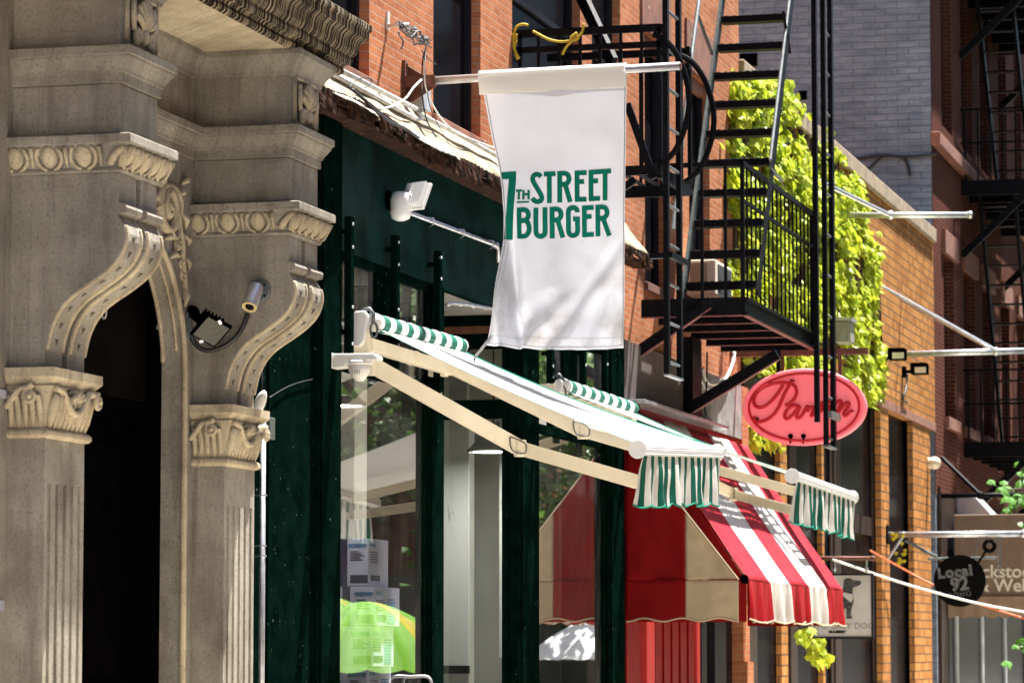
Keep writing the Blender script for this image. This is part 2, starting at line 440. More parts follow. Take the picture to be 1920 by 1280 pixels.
class MB:
    def __init__(s):
        s.v = []; s.f = []

    def add(s, vs, fs):
        o = len(s.v)
        s.v += [Vector(p) for p in vs]
        s.f += [[i + o for i in f] for f in fs]
        return s

    def box(s, x0, x1, y0, y1, z0, z1):
        return s.add([(x0, y0, z0), (x1, y0, z0), (x1, y1, z0), (x0, y1, z0), (x0, y0, z1), (x1, y0, z1), (x1, y1, z1), (x0, y1, z1)],
                     [[0, 3, 2, 1], [4, 5, 6, 7], [0, 1, 5, 4], [1, 2, 6, 5], [2, 3, 7, 6], [3, 0, 4, 7]])

    def prism(s, pts, ax, a0, a1):
        """extrude a polygon: ax 'x' pts=(y,z); 'y' pts=(x,z); 'z' pts=(x,y)"""
        def P(p, a):
            return {'x': (a, p[0], p[1]), 'y': (p[0], a, p[1]), 'z': (p[0], p[1], a)}[ax]
        n = len(pts)
        vs = [P(p, a0) for p in pts] + [P(p, a1) for p in pts]
        fs = [list(range(n))[::-1], list(range(n, 2 * n))] + [[i, (i + 1) % n, n + (i + 1) % n, n + i] for i in range(n)]
        return s.add(vs, fs)

    def bar(s, p, q, w, h=None, up=(0, 0, 1)):
        p, q = Vector(p), Vector(q)
        h = w if h is None else h
        d = (q - p).normalized(); u = Vector(up)
        if abs(d.dot(u)) > 0.98:
            u = Vector((1, 0, 0)) if abs(d.x) < 0.9 else Vector((0, 1, 0))
        sd = d.cross(u).normalized(); u = sd.cross(d).normalized()
        a = sd * w / 2; b = u * h / 2
        vs = [p - a - b, p + a - b, p + a + b, p - a + b, q - a - b, q + a - b, q + a + b, q - a + b]
        return s.add(vs, [[0, 3, 2, 1], [4, 5, 6, 7], [0, 1, 5, 4], [1, 2, 6, 5], [2, 3, 7, 6], [3, 0, 4, 7]])

    def tube(s, pts, r, n=8, closed=False, cap=True):
        pts = [Vector(p) for p in pts]
        k = len(pts)
        rs = r if isinstance(r, (list, tuple)) else [r] * k
        ref = None; rings = []
        for i, p in enumerate(pts):
            if closed:
                d = (pts[(i + 1) % k] - pts[i - 1])
            else:
                d = pts[min(i + 1, k - 1)] - pts[max(i - 1, 0)]
            d.normalize()
            if ref is None:
                ref = Vector((0, 0, 1)) if abs(d.z) < 0.9 else Vector((1, 0, 0))
            sd = d.cross(ref)
            if sd.length < 1e-4:
                ref = Vector((0, 1, 0)); sd = d.cross(ref)
            sd.normalize(); u = sd.cross(d).normalized(); ref = u
            rings.append([p + (sd * math.cos(2 * math.pi * j / n) + u * math.sin(2 * math.pi * j / n)) * rs[i] for j in range(n)])
        vs = [q for rg in rings for q in rg]
        fs = []
        for i in range(k if closed else k - 1):
            a = i * n; b = ((i + 1) % k) * n
            fs += [[a + j, a + (j + 1) % n, b + (j + 1) % n, b + j] for j in range(n)]
        if cap and not closed:
            fs += [list(range(n))[::-1], [(k - 1) * n + j for j in range(n)]]
        return s.add(vs, fs)

    def lathe(s, prof, origin, axis=(0, 0, 1), n=20):
        """prof = list of (radius, height along axis)"""
        ax = Vector(axis).normalized()
        e = Vector((1, 0, 0)) if abs(ax.x) < 0.9 else Vector((0, 1, 0))
        a = ax.cross(e).normalized(); b = ax.cross(a)
        o = Vector(origin); vs = []; fs = []
        for r, h in prof:
            for j in range(n):
                t = 2 * math.pi * j / n
                vs.append(o + ax * h + (a * math.cos(t) + b * math.sin(t)) * max(r, 1e-4))
        for i in range(len(prof) - 1):
            fs += [[i * n + j, i * n + (j + 1) % n, (i + 1) * n + (j + 1) % n, (i + 1) * n + j] for j in range(n)]
        fs += [list(range(n))[::-1], [(len(prof) - 1) * n + j for j in range(n)]]
        return s.add(vs, fs)

    def ell(s, c, rx, ry, rz, n=12, m=8):
        c = Vector(c); vs = []; fs = []
        for i in range(m + 1):
            ph = math.pi * i / m
            for j in range(n):
                th = 2 * math.pi * j / n
                vs.append(c + Vector((rx * math.sin(ph) * math.cos(th), ry * math.sin(ph) * math.sin(th), rz * math.cos(ph))))
        for i in range(m):
            fs += [[i * n + j, (i + 1) * n + j, (i + 1) * n + (j + 1) % n, i * n + (j + 1) % n] for j in range(n)]
        return s.add(vs, fs)

    def loft(s, rings, closed=True, caps=True):
        n = len(rings[0]); vs = [p for r in rings for p in r]; fs = []
        for i in range(len(rings) - 1):
            for j in range(n if closed else n - 1):
                fs.append([i * n + j, i * n + (j + 1) % n, (i + 1) * n + (j + 1) % n, (i + 1) * n + j])
        if caps and closed:
            fs += [list(range(n))[::-1], [(len(rings) - 1) * n + j for j in range(n)]]
        return s.add(vs, fs)

    def grid(s, fn, nu, nv):
        vs = [fn(i / nu, j / nv) for j in range(nv + 1) for i in range(nu + 1)]
        fs = [[j * (nu + 1) + i, j * (nu + 1) + i + 1, (j + 1) * (nu + 1) + i + 1, (j + 1) * (nu + 1) + i] for j in range(nv) for i in range(nu)]
        return s.add(vs, fs)

    def build(s, name, mat, parent=None, smooth=False, bevel=0.0, loc=None, solid=0.0, fix=True):
        me = bpy.data.meshes.new(name)
        if parent is not None:
            off = OFF[parent.name]
        else:
            off = Vector(loc) if loc is not None else Vector((0, 0, 0))
        me.from_pydata([tuple(p - off) for p in s.v], [], s.f)
        me.materials.append(mat)
        if fix:
            bm = bmesh.new(); bm.from_mesh(me)
            bmesh.ops.recalc_face_normals(bm, faces=bm.faces[:])
            bm.to_mesh(me); bm.free()
        if smooth:
            me.shade_smooth()
            if smooth == 'auto':
                pass
        o = bpy.data.objects.new(name, me)
        COL.objects.link(o)
        if parent is not None:
            o.parent = parent
        else:
            o.location = off
        OFF[o.name] = off
        if solid:
            md = o.modifiers.new('thickness', 'SOLIDIFY'); md.thickness = solid; md.offset = 0
        if bevel:
            md = o.modifiers.new('worn_edges', 'BEVEL'); md.width = bevel; md.segments = 2; md.limit_method = 'ANGLE'; md.angle_limit = R(40)
        return o


def thing(name, label, cat, loc, group=None):
    o = bpy.data.objects.new(name, None)
    COL.objects.link(o)
    o.location = loc; o.empty_display_size = 0.2
    OFF[o.name] = Vector(loc)
    return tag(o, label, cat, group)


def tag(o, label=None, cat=None, group=None, kind=None):
    if label: o['label'] = label
    if cat: o['category'] = cat
    if group: o['group'] = group
    if kind: o['kind'] = kind
    return o


def text_mesh(txt, size, off=0.0, sx=1.0, align='CENTER', depth=0.0, space=1.0, shear=0.0):
    cu = bpy.data.curves.new('lettering', 'FONT')
    cu.body = txt; cu.size = size; cu.offset = off; cu.align_x = align; cu.align_y = 'CENTER'; cu.extrude = depth
    cu.space_character = space; cu.shear = shear; cu.resolution_u = 4
    o = bpy.data.objects.new('lettering', cu)
    COL.objects.link(o)
    dg = bpy.context.evaluated_depsgraph_get()
    me = bpy.data.meshes.new_from_object(o.evaluated_get(dg))
    vs = [(v.co.x * sx, v.co.y, v.co.z) for v in me.vertices]
    fs = [list(p.vertices) for p in me.polygons]
    bpy.data.objects.remove(o); bpy.data.curves.remove(cu); bpy.data.meshes.remove(me)
    return vs, fs


def text_on(mb, txt, origin, ux, uy, size, **kw):
    vs, fs = text_mesh(txt, size, **kw)
    o = Vector(origin); ux = Vector(ux); uy = Vector(uy); un = ux.cross(uy)
    mb.add([o + ux * v[0] + uy * v[1] + un * v[2] for v in vs], fs)


def ribbon(mb, pts, t, step=0.02, ext=True, fn=None, lift=0.0):
    """flat stroke of width t along 2-D points with mitred corners; fn maps (u,v,lift) to 3-D"""
    pts = [Vector((p[0], p[1])) for p in pts]
    closed = (pts[0] - pts[-1]).length < 1e-6
    if closed:
        pts = pts[:-1]
    n = len(pts)
    L = []; Rr = []
    for i in range(n):
        if closed:
            a = (pts[i] - pts[i - 1]).normalized(); b = (pts[(i + 1) % n] - pts[i]).normalized()
        else:
            a = (pts[i] - pts[i - 1]).normalized() if i else (pts[1] - pts[0]).normalized()
            b = (pts[i + 1] - pts[i]).normalized() if i < n - 1 else a
        na = Vector((-a.y, a.x)); nb = Vector((-b.y, b.x))
        m = na + nb
        if m.length < 1e-3:
            m = na
        m.normalize()
        k = t / 2 / max(0.5, m.dot(na))
        p = pts[i].copy()
        if ext and not closed and i == 0: p -= a * 0
        L.append(p + m * k); Rr.append(p - m * k)
    segs = n if closed else n - 1
    for i in range(segs):
        j = (i + 1) % n
        ln = (pts[j] - pts[i]).length
        k = max(1, int(ln / step)); w = max(1, int(t / step))
        vs = []; fs = []
        for a in range(k + 1):
            for b in range(w + 1):
                l = L[i].lerp(L[j], a / k); r = Rr[i].lerp(Rr[j], a / k)
                q = l.lerp(r, b / w)
                vs.append(fn(q.x, q.y, lift))
        for a in range(k):
            for b in range(w):
                fs.append([a * (w + 1) + b, a * (w + 1) + b + 1, (a + 1) * (w + 1) + b + 1, (a + 1) * (w + 1) + b])
        mb.add(vs, fs)


GLY = {
    'S': [[(1, .74), (1, .89), (.8, 1), (.2, 1), (0, .88), (0, .68), (.13, .57), (.87, .43), (1, .32), (1, .12), (.8, 0), (.2, 0), (0, .11), (0, .26)]],
    'T': [[(.5, 0), (.5, .96)], [(-.15, 1), (1.15, 1)]],
    'R': [[(0, -.07), (0, 1), (.75, 1), (1, .88), (1, .6), (.75, .48), (.05, .48)], [(.5, .46), (1.03, -.07)]],
    'E': [[(1.1, 1), (0, 1), (0, 0), (1.1, 0)], [(.1, .5), (.9, .5)]],
    'B': [[(0, 0), (0, 1), (.75, 1), (1, .9), (1, .62), (.82, .52), (1, .40), (1, .1), (.78, 0), (0, 0)], [(.1, .52), (.75, .52)]],
    'U': [[(0, 1.07), (0, .12), (.22, 0), (.78, 0), (1, .12), (1, 1.07)]],
    'G': [[(1, .74), (1, .88), (.78, 1), (.22, 1), (0, .88), (0, .12), (.22, 0), (.78, 0), (1, .12), (1, .45), (.5, .45)]],
    'H': [[(0, -.07), (0, 1.07)], [(1, -.07), (1, 1.07)], [(.1, .5), (.9, .5)]],
    '7': [[(-.1, 1), (1, 1), (1, .86), (.62, -.05)]],
}


def wall_open(mb, X, y0, y1, z0, z1, ops, depth):
    """street wall at X with rectangular openings (ya,yb,za,zb) and their reveals"""
    ys = sorted(set([y0, y1] + [o[0] for o in ops] + [o[1] for o in ops]))
    zs = sorted(set([z0, z1] + [o[2] for o in ops] + [o[3] for o in ops]))
    for a, b in zip(ys, ys[1:]):
        for c, d in zip(zs, zs[1:]):
            my, mz = (a + b) / 2, (c + d) / 2
            if any(o[0] < my < o[1] and o[2] < mz < o[3] for o in ops):
                continue
            mb.add([(X, a, c), (X, b, c), (X, b, d), (X, a, d)], [[0, 1, 2, 3]])
    for a, b, c, d in ops:
        Xi = X - depth
        mb.add([(X, a, c), (Xi, a, c), (Xi, a, d), (X, a, d)], [[0, 1, 2, 3]])
        mb.add([(X, b, c), (Xi, b, c), (Xi, b, d), (X, b, d)], [[3, 2, 1, 0]])
        mb.add([(X, a, d), (Xi, a, d), (Xi, b, d), (X, b, d)], [[0, 1, 2, 3]])
        mb.add([(X, a, c), (Xi, a, c), (Xi, b, c), (X, b, c)], [[3, 2, 1, 0]])


def window(parent, X, op, depth, mul=True, mat=None):
    a, b, c, d = op
    f = MB(); w = 0.07; Xi = X - depth
    f.box(Xi - .03, Xi + .05, a + .002, a + w, c + .002, d - .002); f.box(Xi - .03, Xi + .05, b - w, b - .002, c + .002, d - .002)
    f.box(Xi - .03, Xi + .05, a + w, b - w, c + .002, c + w); f.box(Xi - .03, Xi + .05, a + w, b - w, d - w, d - .002)
    if mul:
        zm = (c + d) / 2
        f.box(Xi - .02, Xi + .04, a + w, b - w, zm - .03, zm + .03)
    fr = f.build('window', M['win_frame'], parent)
    p = MB(); p.box(Xi - .02, Xi, a + w * .5, b - w * .5, c + w * .5, d - w * .5)
    p.build('pane', mat or M['pane'], fr)
    return fr


def wire(name, pts, r, mat, label, cat, group=None, n=5):
    m = MB(); m.tube(pts, r, n)
    return tag(m.build(name, mat, None, smooth=True, loc=pts[0]), label, cat, group)


def sag(p, q, d, k=14):
    p, q = Vector(p), Vector(q)
    return [p.lerp(q, i / k) - Vector((0, 0, d * 4 * (i / k) * (1 - i / k))) for i in range(k + 1)]


def smooth_path(pts, k=6):
    """Catmull-Rom through the points"""
    pts = [Vector(p) for p in pts]
    out = []
    for i in range(len(pts) - 1):
        p0 = pts[max(i - 1, 0)]; p1 = pts[i]; p2 = pts[i + 1]; p3 = pts[min(i + 2, len(pts) - 1)]
        for j in range(k):
            t = j / k
            out.append(0.5 * ((2 * p1) + (p2 - p0) * t + (2 * p0 - 5 * p1 + 4 * p2 - p3) * t * t + (3 * p1 - p0 - 3 * p2 + p3) * t ** 3))
    out.append(pts[-1])
    return out
# ================================================================== stone portal
XS, XB, PW = 0.2225, 0.66, 0.652
YL, YR = 19.66, 22.972


class PB(MB):
    KX, KZ = 1.084, 1.037

    def build(s, *a, **k):
        for p in s.v:
            p.x *= s.KX if p.x > 0 else 1.0
            p.z = 1.7 + (p.z - 1.7) * s.KZ
        return MB.build(s, *a, **k)

portal = thing('stone_portal', 'carved beige stone doorway with two fluted pilasters, scroll brackets and heavy cornice', 'doorway', (0, 22.2, 0))


def rect_ring(y0, y1, xb, p, z, xw=-0.02):
    return [Vector((xw, y0 - p, z)), Vector((xb + p, y0 - p, z)), Vector((xb + p, y1 + p, z)), Vector((xw, y1 + p, z))]


def spiral(c, r0, r1, turns, ax_u, ax_v, ph=0.0, n=26):
    c = Vector(c); out = []
    for i in range(n + 1):
        t = i / n; a = ph + turns * 2 * math.pi * t; r = r0 + (r1 - r0) * t
        out.append(c + Vector(ax_u) * math.cos(a) * r + Vector(ax_v) * math.sin(a) * r)
    return out


def make_pier(Y0):
    Y1 = Y0 + PW
    # fluted shaft
    cs = [(-.02, Y0), (XS, Y0), (XS, Y0 + .055)]
    nf = 5; fw = .052; gap = (PW - .11 - nf * fw) / (nf - 1); y = Y0 + .055
    for i in range(nf):
        for k in range(0, 7):
            a = math.pi * k / 6
            cs.append((XS - .020 * math.sin(a), y + fw / 2 - fw / 2 * math.cos(a)))
        y += fw + gap
    cs += [(XS, Y1), (-.02, Y1)]
    m = PB(); m.prism(cs, 'z', 0.0, 2.70)
    m.box(-.02, XS, Y0, Y1, 2.70, 3.0)
    m.build('pilaster_shaft', M['stone'], portal)
    # capital: astragal, bell with leaves, scrolls, abacus
    m = PB()
    pr = [(0.0, 2.965), (.022, 2.97), (.034, 2.985), (.034, 3.005), (.022, 3.02), (.004, 3.028), (.010, 3.10), (.024, 3.18), (.045, 3.285), (.06, 3.275), (.0, 3.278)]
    m.loft([rect_ring(Y0, Y1, XS, p, z) for p, z in pr])
    m.loft([rect_ring(Y0, Y1, XS, p, z) for p, z in [(.0, 3.279), (.045, 3.285), (.05, 3.295), (.078, 3.325), (.082, 3.33), (.082, 3.385), (.0, 3.388)]])
    cap = m.build('capital', M['carve'], portal, bevel=.006)
    m = PB()
    # leaf fronds up the bell
    for side in (0, 1):
        k = 5 if side == 0 else 9
        for i in range(k):
            u = (i + .5) / k
            def pt(p, z, s=0.0):
                if side == 0:
                    return Vector((.0 + XS * u + s, Y0 - p, z))
                return Vector((XS + p, Y0 + PW * u + s, z))
            w = (XS / k if side == 0 else PW / k) * .42
            m.tube([pt(.005, 3.03), pt(.016, 3.09), pt(.035, 3.17), pt(.060, 3.22), pt(.075, 3.215)], [w * .5, w, w * 1.05, w * .8, w * .3], 7)
    # scroll ribbons with volutes
    def ribbonline(pts, r):
        m.tube(smooth_path(pts, 5), r, 8)
    yv = Y0 - .055
    ribbonline([(-.0, yv, 3.15), (.04, yv - .01, 3.20), (.09, yv - .015, 3.255), (.14, yv - .02, 3.265), (.175, yv - .02, 3.285)], .020)
    m.tube(spiral((.155, Y0 - .075, 3.215), .048, .006, 1.8, (1, 0, 0), (0, 0, 1), 1.2), .014, 7)
    m.ell((.155, Y0 - .075, 3.215), .018, .03, .018)
    m.ell((.05, Y0 - .03, 3.25), .035, .03, .022)
    # street face: ribbon wave, shell and corner volute
    xv = XS + .055
    ribbonline([(xv, Y0 + 0.023, 3.265), (xv + .01, Y0 + 0.117, 3.24), (xv + .01, Y0 + 0.211, 3.16), (xv + .01, Y0 + 0.316, 3.125), (xv + .01, Y0 + 0.421, 3.16), (xv + .015, Y0 + 0.515, 3.25), (xv + .02, Y0 + 0.608, 3.262)], .022)
    m.tube(spiral((xv + .03, Y1 - .005, 3.22), .05, .006, 1.8, (0, 1, 0), (0, 0, 1), 1.6), .016, 7)
    m.ell((xv + .03, Y1 - .005, 3.22), .03, .018, .018)
    for i in range(6):
        a = R(30 + 24 * i)
        m.tube([(xv, Y0 + 0.316, 3.19), (xv + .035, Y0 + .316 - .085 * math.cos(a), 3.19 + .075 * math.sin(a))], [.010, .020], 6)
    m.ell((xv, Y0 + 0.316, 3.25), .02, .07, .022)
    m.build('scrollwork', M['carve'], cap, smooth=True)
    # console bracket: side profile (x,z), two ribs and a channel on the street face
    prof = [(.66, 4.545), (.66, 4.365), (.695, 4.36), (.705, 4.335), (.70, 4.305), (.655, 4.295), (.668, 4.27), (.690, 4.23), (.700, 4.185), (.698, 4.14), (.685, 4.09),
            (.655, 4.035), (.61, 3.985), (.555, 3.94), (.49, 3.895), (.42, 3.85), (.36, 3.805), (.315, 3.755), (.28, 3.70), (.252, 3.635), (.236, 3.575), (.226, 3.525), (.222, 3.50), (.216, 3.495), (.216, 3.389)]
    def body(y0, y1, ins):
        mm = [(-.02, 4.545)] + [(x - ins, z) for x, z in prof] + [(-.02, 3.389)]
        return mm
    m = PB()
    m.prism(body(0, 0, 0), 'y', Y0, Y0 + .285)
    m.prism(body(0, 0, .035), 'y', Y0 + .2852, Y1 - .2852)
    m.prism(body(0, 0, 0), 'y', Y1 - .285, Y1)
    br = m.build('scroll_bracket', M['stone_flat'], portal, bevel=.008)
    # raised edges of the ribs + dark wedges on the surface, painting the shade of drilled holes
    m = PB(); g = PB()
    curve = [Vector((x, 0, z)) for x, z in prof[7:-2]]
    sm = smooth_path(curve, 3)
    for (ya, yb) in ((Y0, Y0 + .285), (Y1 - .285, Y1)):
        for yy in (ya + .022, yb - .022):
            m.tube([p + Vector((-.004, yy, -.002)) for p in sm], .017, 6)
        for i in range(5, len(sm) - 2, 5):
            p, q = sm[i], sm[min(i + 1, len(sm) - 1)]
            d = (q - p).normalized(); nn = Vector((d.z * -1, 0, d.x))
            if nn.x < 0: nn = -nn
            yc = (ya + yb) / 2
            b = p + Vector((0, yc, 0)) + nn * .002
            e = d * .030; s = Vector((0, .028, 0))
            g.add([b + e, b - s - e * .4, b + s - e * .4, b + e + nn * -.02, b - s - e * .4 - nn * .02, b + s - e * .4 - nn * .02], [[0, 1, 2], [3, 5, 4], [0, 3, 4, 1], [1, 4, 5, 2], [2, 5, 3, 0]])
    m.build('rib_moulding', M['carve'], br, smooth=True)
    tag(g.build('hole_shade_wedges', M['hole_shade'], br), kind='stuff')
    # egg-and-dart band and slab
    m = PB()
    pr = [(0.0, 4.546), (.018, 4.55), (.026, 4.56), (.018, 4.575), (.012, 4.58), (.03, 4.63), (.065, 4.70), (.078, 4.712), (.10, 4.714), (.10, 4.766), (.09, 4.772), (-.02, 4.786)]
    m.loft([rect_ring(Y0, Y1, XB, p, z) for p, z in pr])
    eb = m.build('egg_and_dart_band', M['stone'], portal, bevel=.005)
    m = PB()
    def egg(c, du):
        # du = unit vector along the band, egg leans out with the moulding
        c = Vector(c); du = Vector(du); out = Vector((0, -1, 0)) if abs(du.x) > .5 else Vector((1, 0, 0))
        vs = MB(); vs.ell((0, 0, 0), .052, .036, .064, 12, 8)
        m.add([c + du * p.x + out * p.y + Vector((0, 0, p.z)) + out * p.z * .45 for p in vs.v], vs.f)
        for s in (-1, 1):
            m.tube([c + du * s * (.078) * math.sin(a) + Vector((0, 0, -.075 * math.cos(a))) + out * (.012 - .075 * math.cos(a) * .45) for a in [0.25 + 2.1 * k / 7 for k in range(8)]], .012, 6)
        d = c + du * .105
        m.tube([d + Vector((0, 0, .055)) + out * .035, d + Vector((0, 0, -.06)) + out * -.018], [.020, .006], 5)
    x = .045
    for k in range(4):
        egg((.035 + .21 * k, Y0 - .040, 4.645), (1, 0, 0)) if k < 3 else None
    for k in range(5):
        egg((XB + .040, Y0 + .035 + .148 * k, 4.645), (0, 1, 0))
    m.tube(smooth_path([(XB - .05, Y0 - .03, 4.60), (XB, Y0 - .05, 4.66), (XB + .05, Y0 - .05, 4.69)], 4), .026, 7)
    m.tube([(XB + .02, Y0 - .02, 4.58), (XB + .05, Y0 - .05, 4.70)], .026, 7)
    m.build('egg_ornament', M['carve'], eb, smooth=True)
    # blocks
    m = PB()
    m.box(-.02, XB, Y0, Y1, 4.787, 5.085)
    m.box(-.02, XB, Y0, Y1, 5.312, 5.83)
    bl = m.build('pier_block', M['stone_flat'], portal, bevel=.006)
    # carved shell panel on the street face of the frieze
    m = PB(); X = XB
    ym = (Y0 + Y1) / 2
    m.box(X - .01, X + .022, Y0 + .06, Y0 + .085, 5.36, 5.67); m.box(X - .01, X + .022, Y1 - .085, Y1 - .06, 5.36, 5.67)
    m.box(X - .01, X + .022, Y0 + .085, Y1 - .085, 5.645, 5.67)
    for i in range(7):
        a = R(32 + 19.3 * i)
        m.tube(smooth_path([(X + .01, ym, 5.43), (X + .045, ym - .09 * math.cos(a), 5.43 + .10 * math.sin(a)), (X + .03, ym - .19 * math.cos(a), 5.43 + .20 * math.sin(a))], 4), [.014] * 4 + [.022] * 4 + [.026], 7)
    for s in (-1, 1):
        m.tube(spiral((X + .03, ym + s * .11, 5.40), .055, .01, 1.4, (0, s, 0), (0, 0, 1), -1.2), .017, 7)
        m.tube(smooth_path([(X + .02, ym + s * .16, 5.44), (X + .03, ym + s * .20, 5.52), (X + .02, ym + s * .17, 5.61)], 4), .018, 6)
    m.ell((X + .03, ym, 5.41), .03, .045, .05)
    m.build('shell_ornament', M['carve'], bl, smooth=True)


make_pier(YL)
make_pier(YR)

# arched wall between the piers
WY0, WY1 = YL - .3, YR + PW
ac, aa, ab, asp = 21.65, 1.148, .965, 3.61
m = PB()
arc = [(ac + aa * math.cos(R(180 - 180 * i / 40)), asp + ab * math.sin(R(180 - 180 * i / 40))) for i in range(41)]
outer_top = 5.83
D = .175
# front face, split into strips over the arch
for i in range(40):
    (ya, za), (yb, zb) = arc[i], arc[i + 1]
    m.add([(0, ya, za), (0, yb, zb), (0, yb, outer_top), (0, ya, outer_top)], [[0, 1, 2, 3]])
    m.add([(0, ya, za), (0, yb, zb), (-D, yb, zb), (-D, ya, za)], [[0, 1, 2, 3]])
for ya, yb, s in ((WY0, ac - aa, 1), (ac + aa, WY1, -1)):
    m.add([(0, ya, 0), (0, yb, 0), (0, yb, outer_top), (0, ya, outer_top)], [[0, 1, 2, 3]])
for yy in (ac - aa, ac + aa):
    m.add([(0, yy, 0), (-D, yy, 0), (-D, yy, asp), (0, yy, asp)], [[0, 1, 2, 3]])
m.build('arch_wall', M['stone'], portal)
# archivolt roll on the street edge and impost line
m = PB()
m.tube([(.0, y, z) for y, z in arc[2:-2]] + [(0, ac + aa, asp - .02), (0, ac + aa, 0)], .022, 7)
m.tube([(-.06, y + .0, z - .012) for y, z in arc[2:-2]], .012, 6)
m.tube([(-D + .01, y, z - .01) for y, z in arc[1:-1]], .016, 6)
m.build('arch_moulding', M['carve'], portal, smooth=True)
m = PB(); m.box(-D - .03, .004, ac + aa - .035, ac + aa + .05, 3.90, 3.93)
m.build('impost', M['carve'], portal)
# spandrel carving right of the crown
m = PB()
X = .012
def sp(px, r, turns, ph, d=1):
    c = W(px[0], px[1], .02); c.x = X; c.z = 1.7 + (c.z - 1.7) / 1.037
    m.tube(spiral(c, r, r * .12, turns, (0, d, 0), (0, 0, 1), ph), [max(.011, r * .17)] * 27, 7)
    m.ell(c, .03, r * .22, r * .22)
def q(x, y):
    c = W(x, y, .02); return Vector((X, c.y, 1.7 + (c.z - 1.7) / 1.037))
sp((318, 388), .20, 1.7, 2.2); sp((329, 425), .12, 1.5, .6, -1); sp((337, 462), .085, 1.5, 2.4); sp((341, 492), .06, 1.4, .6, -1); sp((344, 515), .04, 1.3, 2.4)
m.tube(smooth_path([q(294, 372), q(308, 350), q(328, 352), q(340, 380), q(337, 420), q(343, 455), q(344, 490), q(347, 520), q(350, 560)], 5), .024, 7)
for (x, y, a) in ((300, 352, 60), (312, 338, 100), (342, 345, 30), (343, 400, -50), (322, 440, 200), (346, 440, -30), (330, 470, 210), (348, 480, -50), (347, 540, -80), (334, 365, 20), (306, 372, 220)):
    c = q(x, y); dy, dz = math.cos(R(a)), math.sin(R(a))
    m.tube([c, c + Vector((.022, dy * .06, dz * .06)), c + Vector((0, dy * .13, dz * .13))], [.010, .024, .005], 7)
m.build('spandrel_carving', M['carve'], portal, smooth=True)


# mouldings that run round both piers and the wall between them
def run_ring(p, z):
    q = [(-.02, YL, 1, -1), (XB, YL, 1, -1), (XB, YL + PW, 1, 1), (0, YL + PW, 1, 1), (0, YR, 1, -1), (XB, YR, 1, -1), (XB, YR + PW, 1, 1), (-.02, YR + PW, 1, 1)]
    out = []
    for i, (x, y, sx, sy) in enumerate(q):
        out.append(Vector((x if i in (0, 7) else x + p * sx, y + p * sy, z)))
    return out


m = PB()
m.loft([run_ring(p, z) for p, z in [(0, 5.086), (.018, 5.09), (.018, 5.148), (.028, 5.152), (.032, 5.17), (.058, 5.205), (.076, 5.235), (.078, 5.25), (.092, 5.254), (.092, 5.30), (.085, 5.305), (-.01, 5.311)]], closed=False)
m.build('string_moulding', M['stone'], portal)
m = PB()
m.loft([run_ring(p, z) for p, z in [(-.01, 5.655), (.02, 5.66), (.024, 5.685), (.03, 5.69), (.045, 5.72), (.08, 5.76), (.10, 5.79), (.10, 5.829)]], closed=False)
m.build('soffit_moulding', M['stone'], portal)
# soffit slab and cornice
m = PB(); m.box(-.02, .668, 17.0, YR + PW + .10, 5.83, 5.95)
m.build('soffit', M['carve'], portal)
cp = [(x * .97, z) for x, z in [(.69, 5.828), (.70, 5.822), (.735, 5.83), (.745, 5.85), (.735, 5.875), (.76, 5.89), (.795, 5.885), (.805, 5.915), (.80, 5.945), (.825, 5.955), (.845, 5.975), (.855, 6.015), (.87, 6.045), (.905, 6.06), (.925, 6.065), (.93, 6.115), (.95, 6.13), (.95, 6.165), (.90, 6.20), (-.02, 6.32), (-.02, 5.951), (.69, 5.951)]]
m = PB()
# many short lengths, each slightly out of true, so the edge is weathered rather than ruled
ys = [17.0 + i * .04 for i in range(int((24.05 - 17.0) / .04) + 1)]
rings = []
for y in ys:
    n = noise.noise((y * 2.3, 1.7, 0)) * .006 + noise.noise((y * 11.0, 4.2, 0)) * .003
    rings.append([Vector((x + (n if x > .7 else 0), y, z + (n * .7 if x > .7 else 0))) for x, z in cp])
m.loft(rings)
m.build('cornice', M['stone_drip'], portal, smooth=False)
m = PB()
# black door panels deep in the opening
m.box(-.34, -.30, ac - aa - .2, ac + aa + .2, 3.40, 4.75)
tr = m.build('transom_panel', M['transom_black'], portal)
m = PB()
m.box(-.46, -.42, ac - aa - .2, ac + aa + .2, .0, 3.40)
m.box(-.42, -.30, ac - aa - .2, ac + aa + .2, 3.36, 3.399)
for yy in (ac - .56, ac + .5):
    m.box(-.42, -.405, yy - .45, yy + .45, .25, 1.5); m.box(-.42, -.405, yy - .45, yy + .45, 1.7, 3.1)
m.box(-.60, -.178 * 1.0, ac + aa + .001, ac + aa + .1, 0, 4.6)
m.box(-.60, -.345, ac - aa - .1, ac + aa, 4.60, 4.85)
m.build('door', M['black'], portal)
# the wall of the house left of the portal
nb = PB(); nb.box(-.4, -.005, 12.0, YL - .055, 0, 5.3); nb.box(-.4, .01, 12.0, YL - .055, 1.94, 2.0); nb.box(-.4, .01, 12.0, YL - .055, 3.2, 3.25)
nh = thing('neighbour_house', 'pale lavender painted house wall at the extreme left edge beside the pilaster', 'house', (-.2, 16, 0))
nb.build('painted_wall', mk('lavender_paint', (0.42, 0.42, 0.50), (0.3, 0.3, 0.37), 4, 0.7, bs=.3), nh)
nb = PB(); nb.box(-.4, -.003, 12.0, YL - .05, 5.301, 12)
nb.build('brick_wall', M['brick'], nh)
m = PB()
m.tube([(.03, YL - .01, 0), (.03, YL - .01, 5.2)], .02, 8)

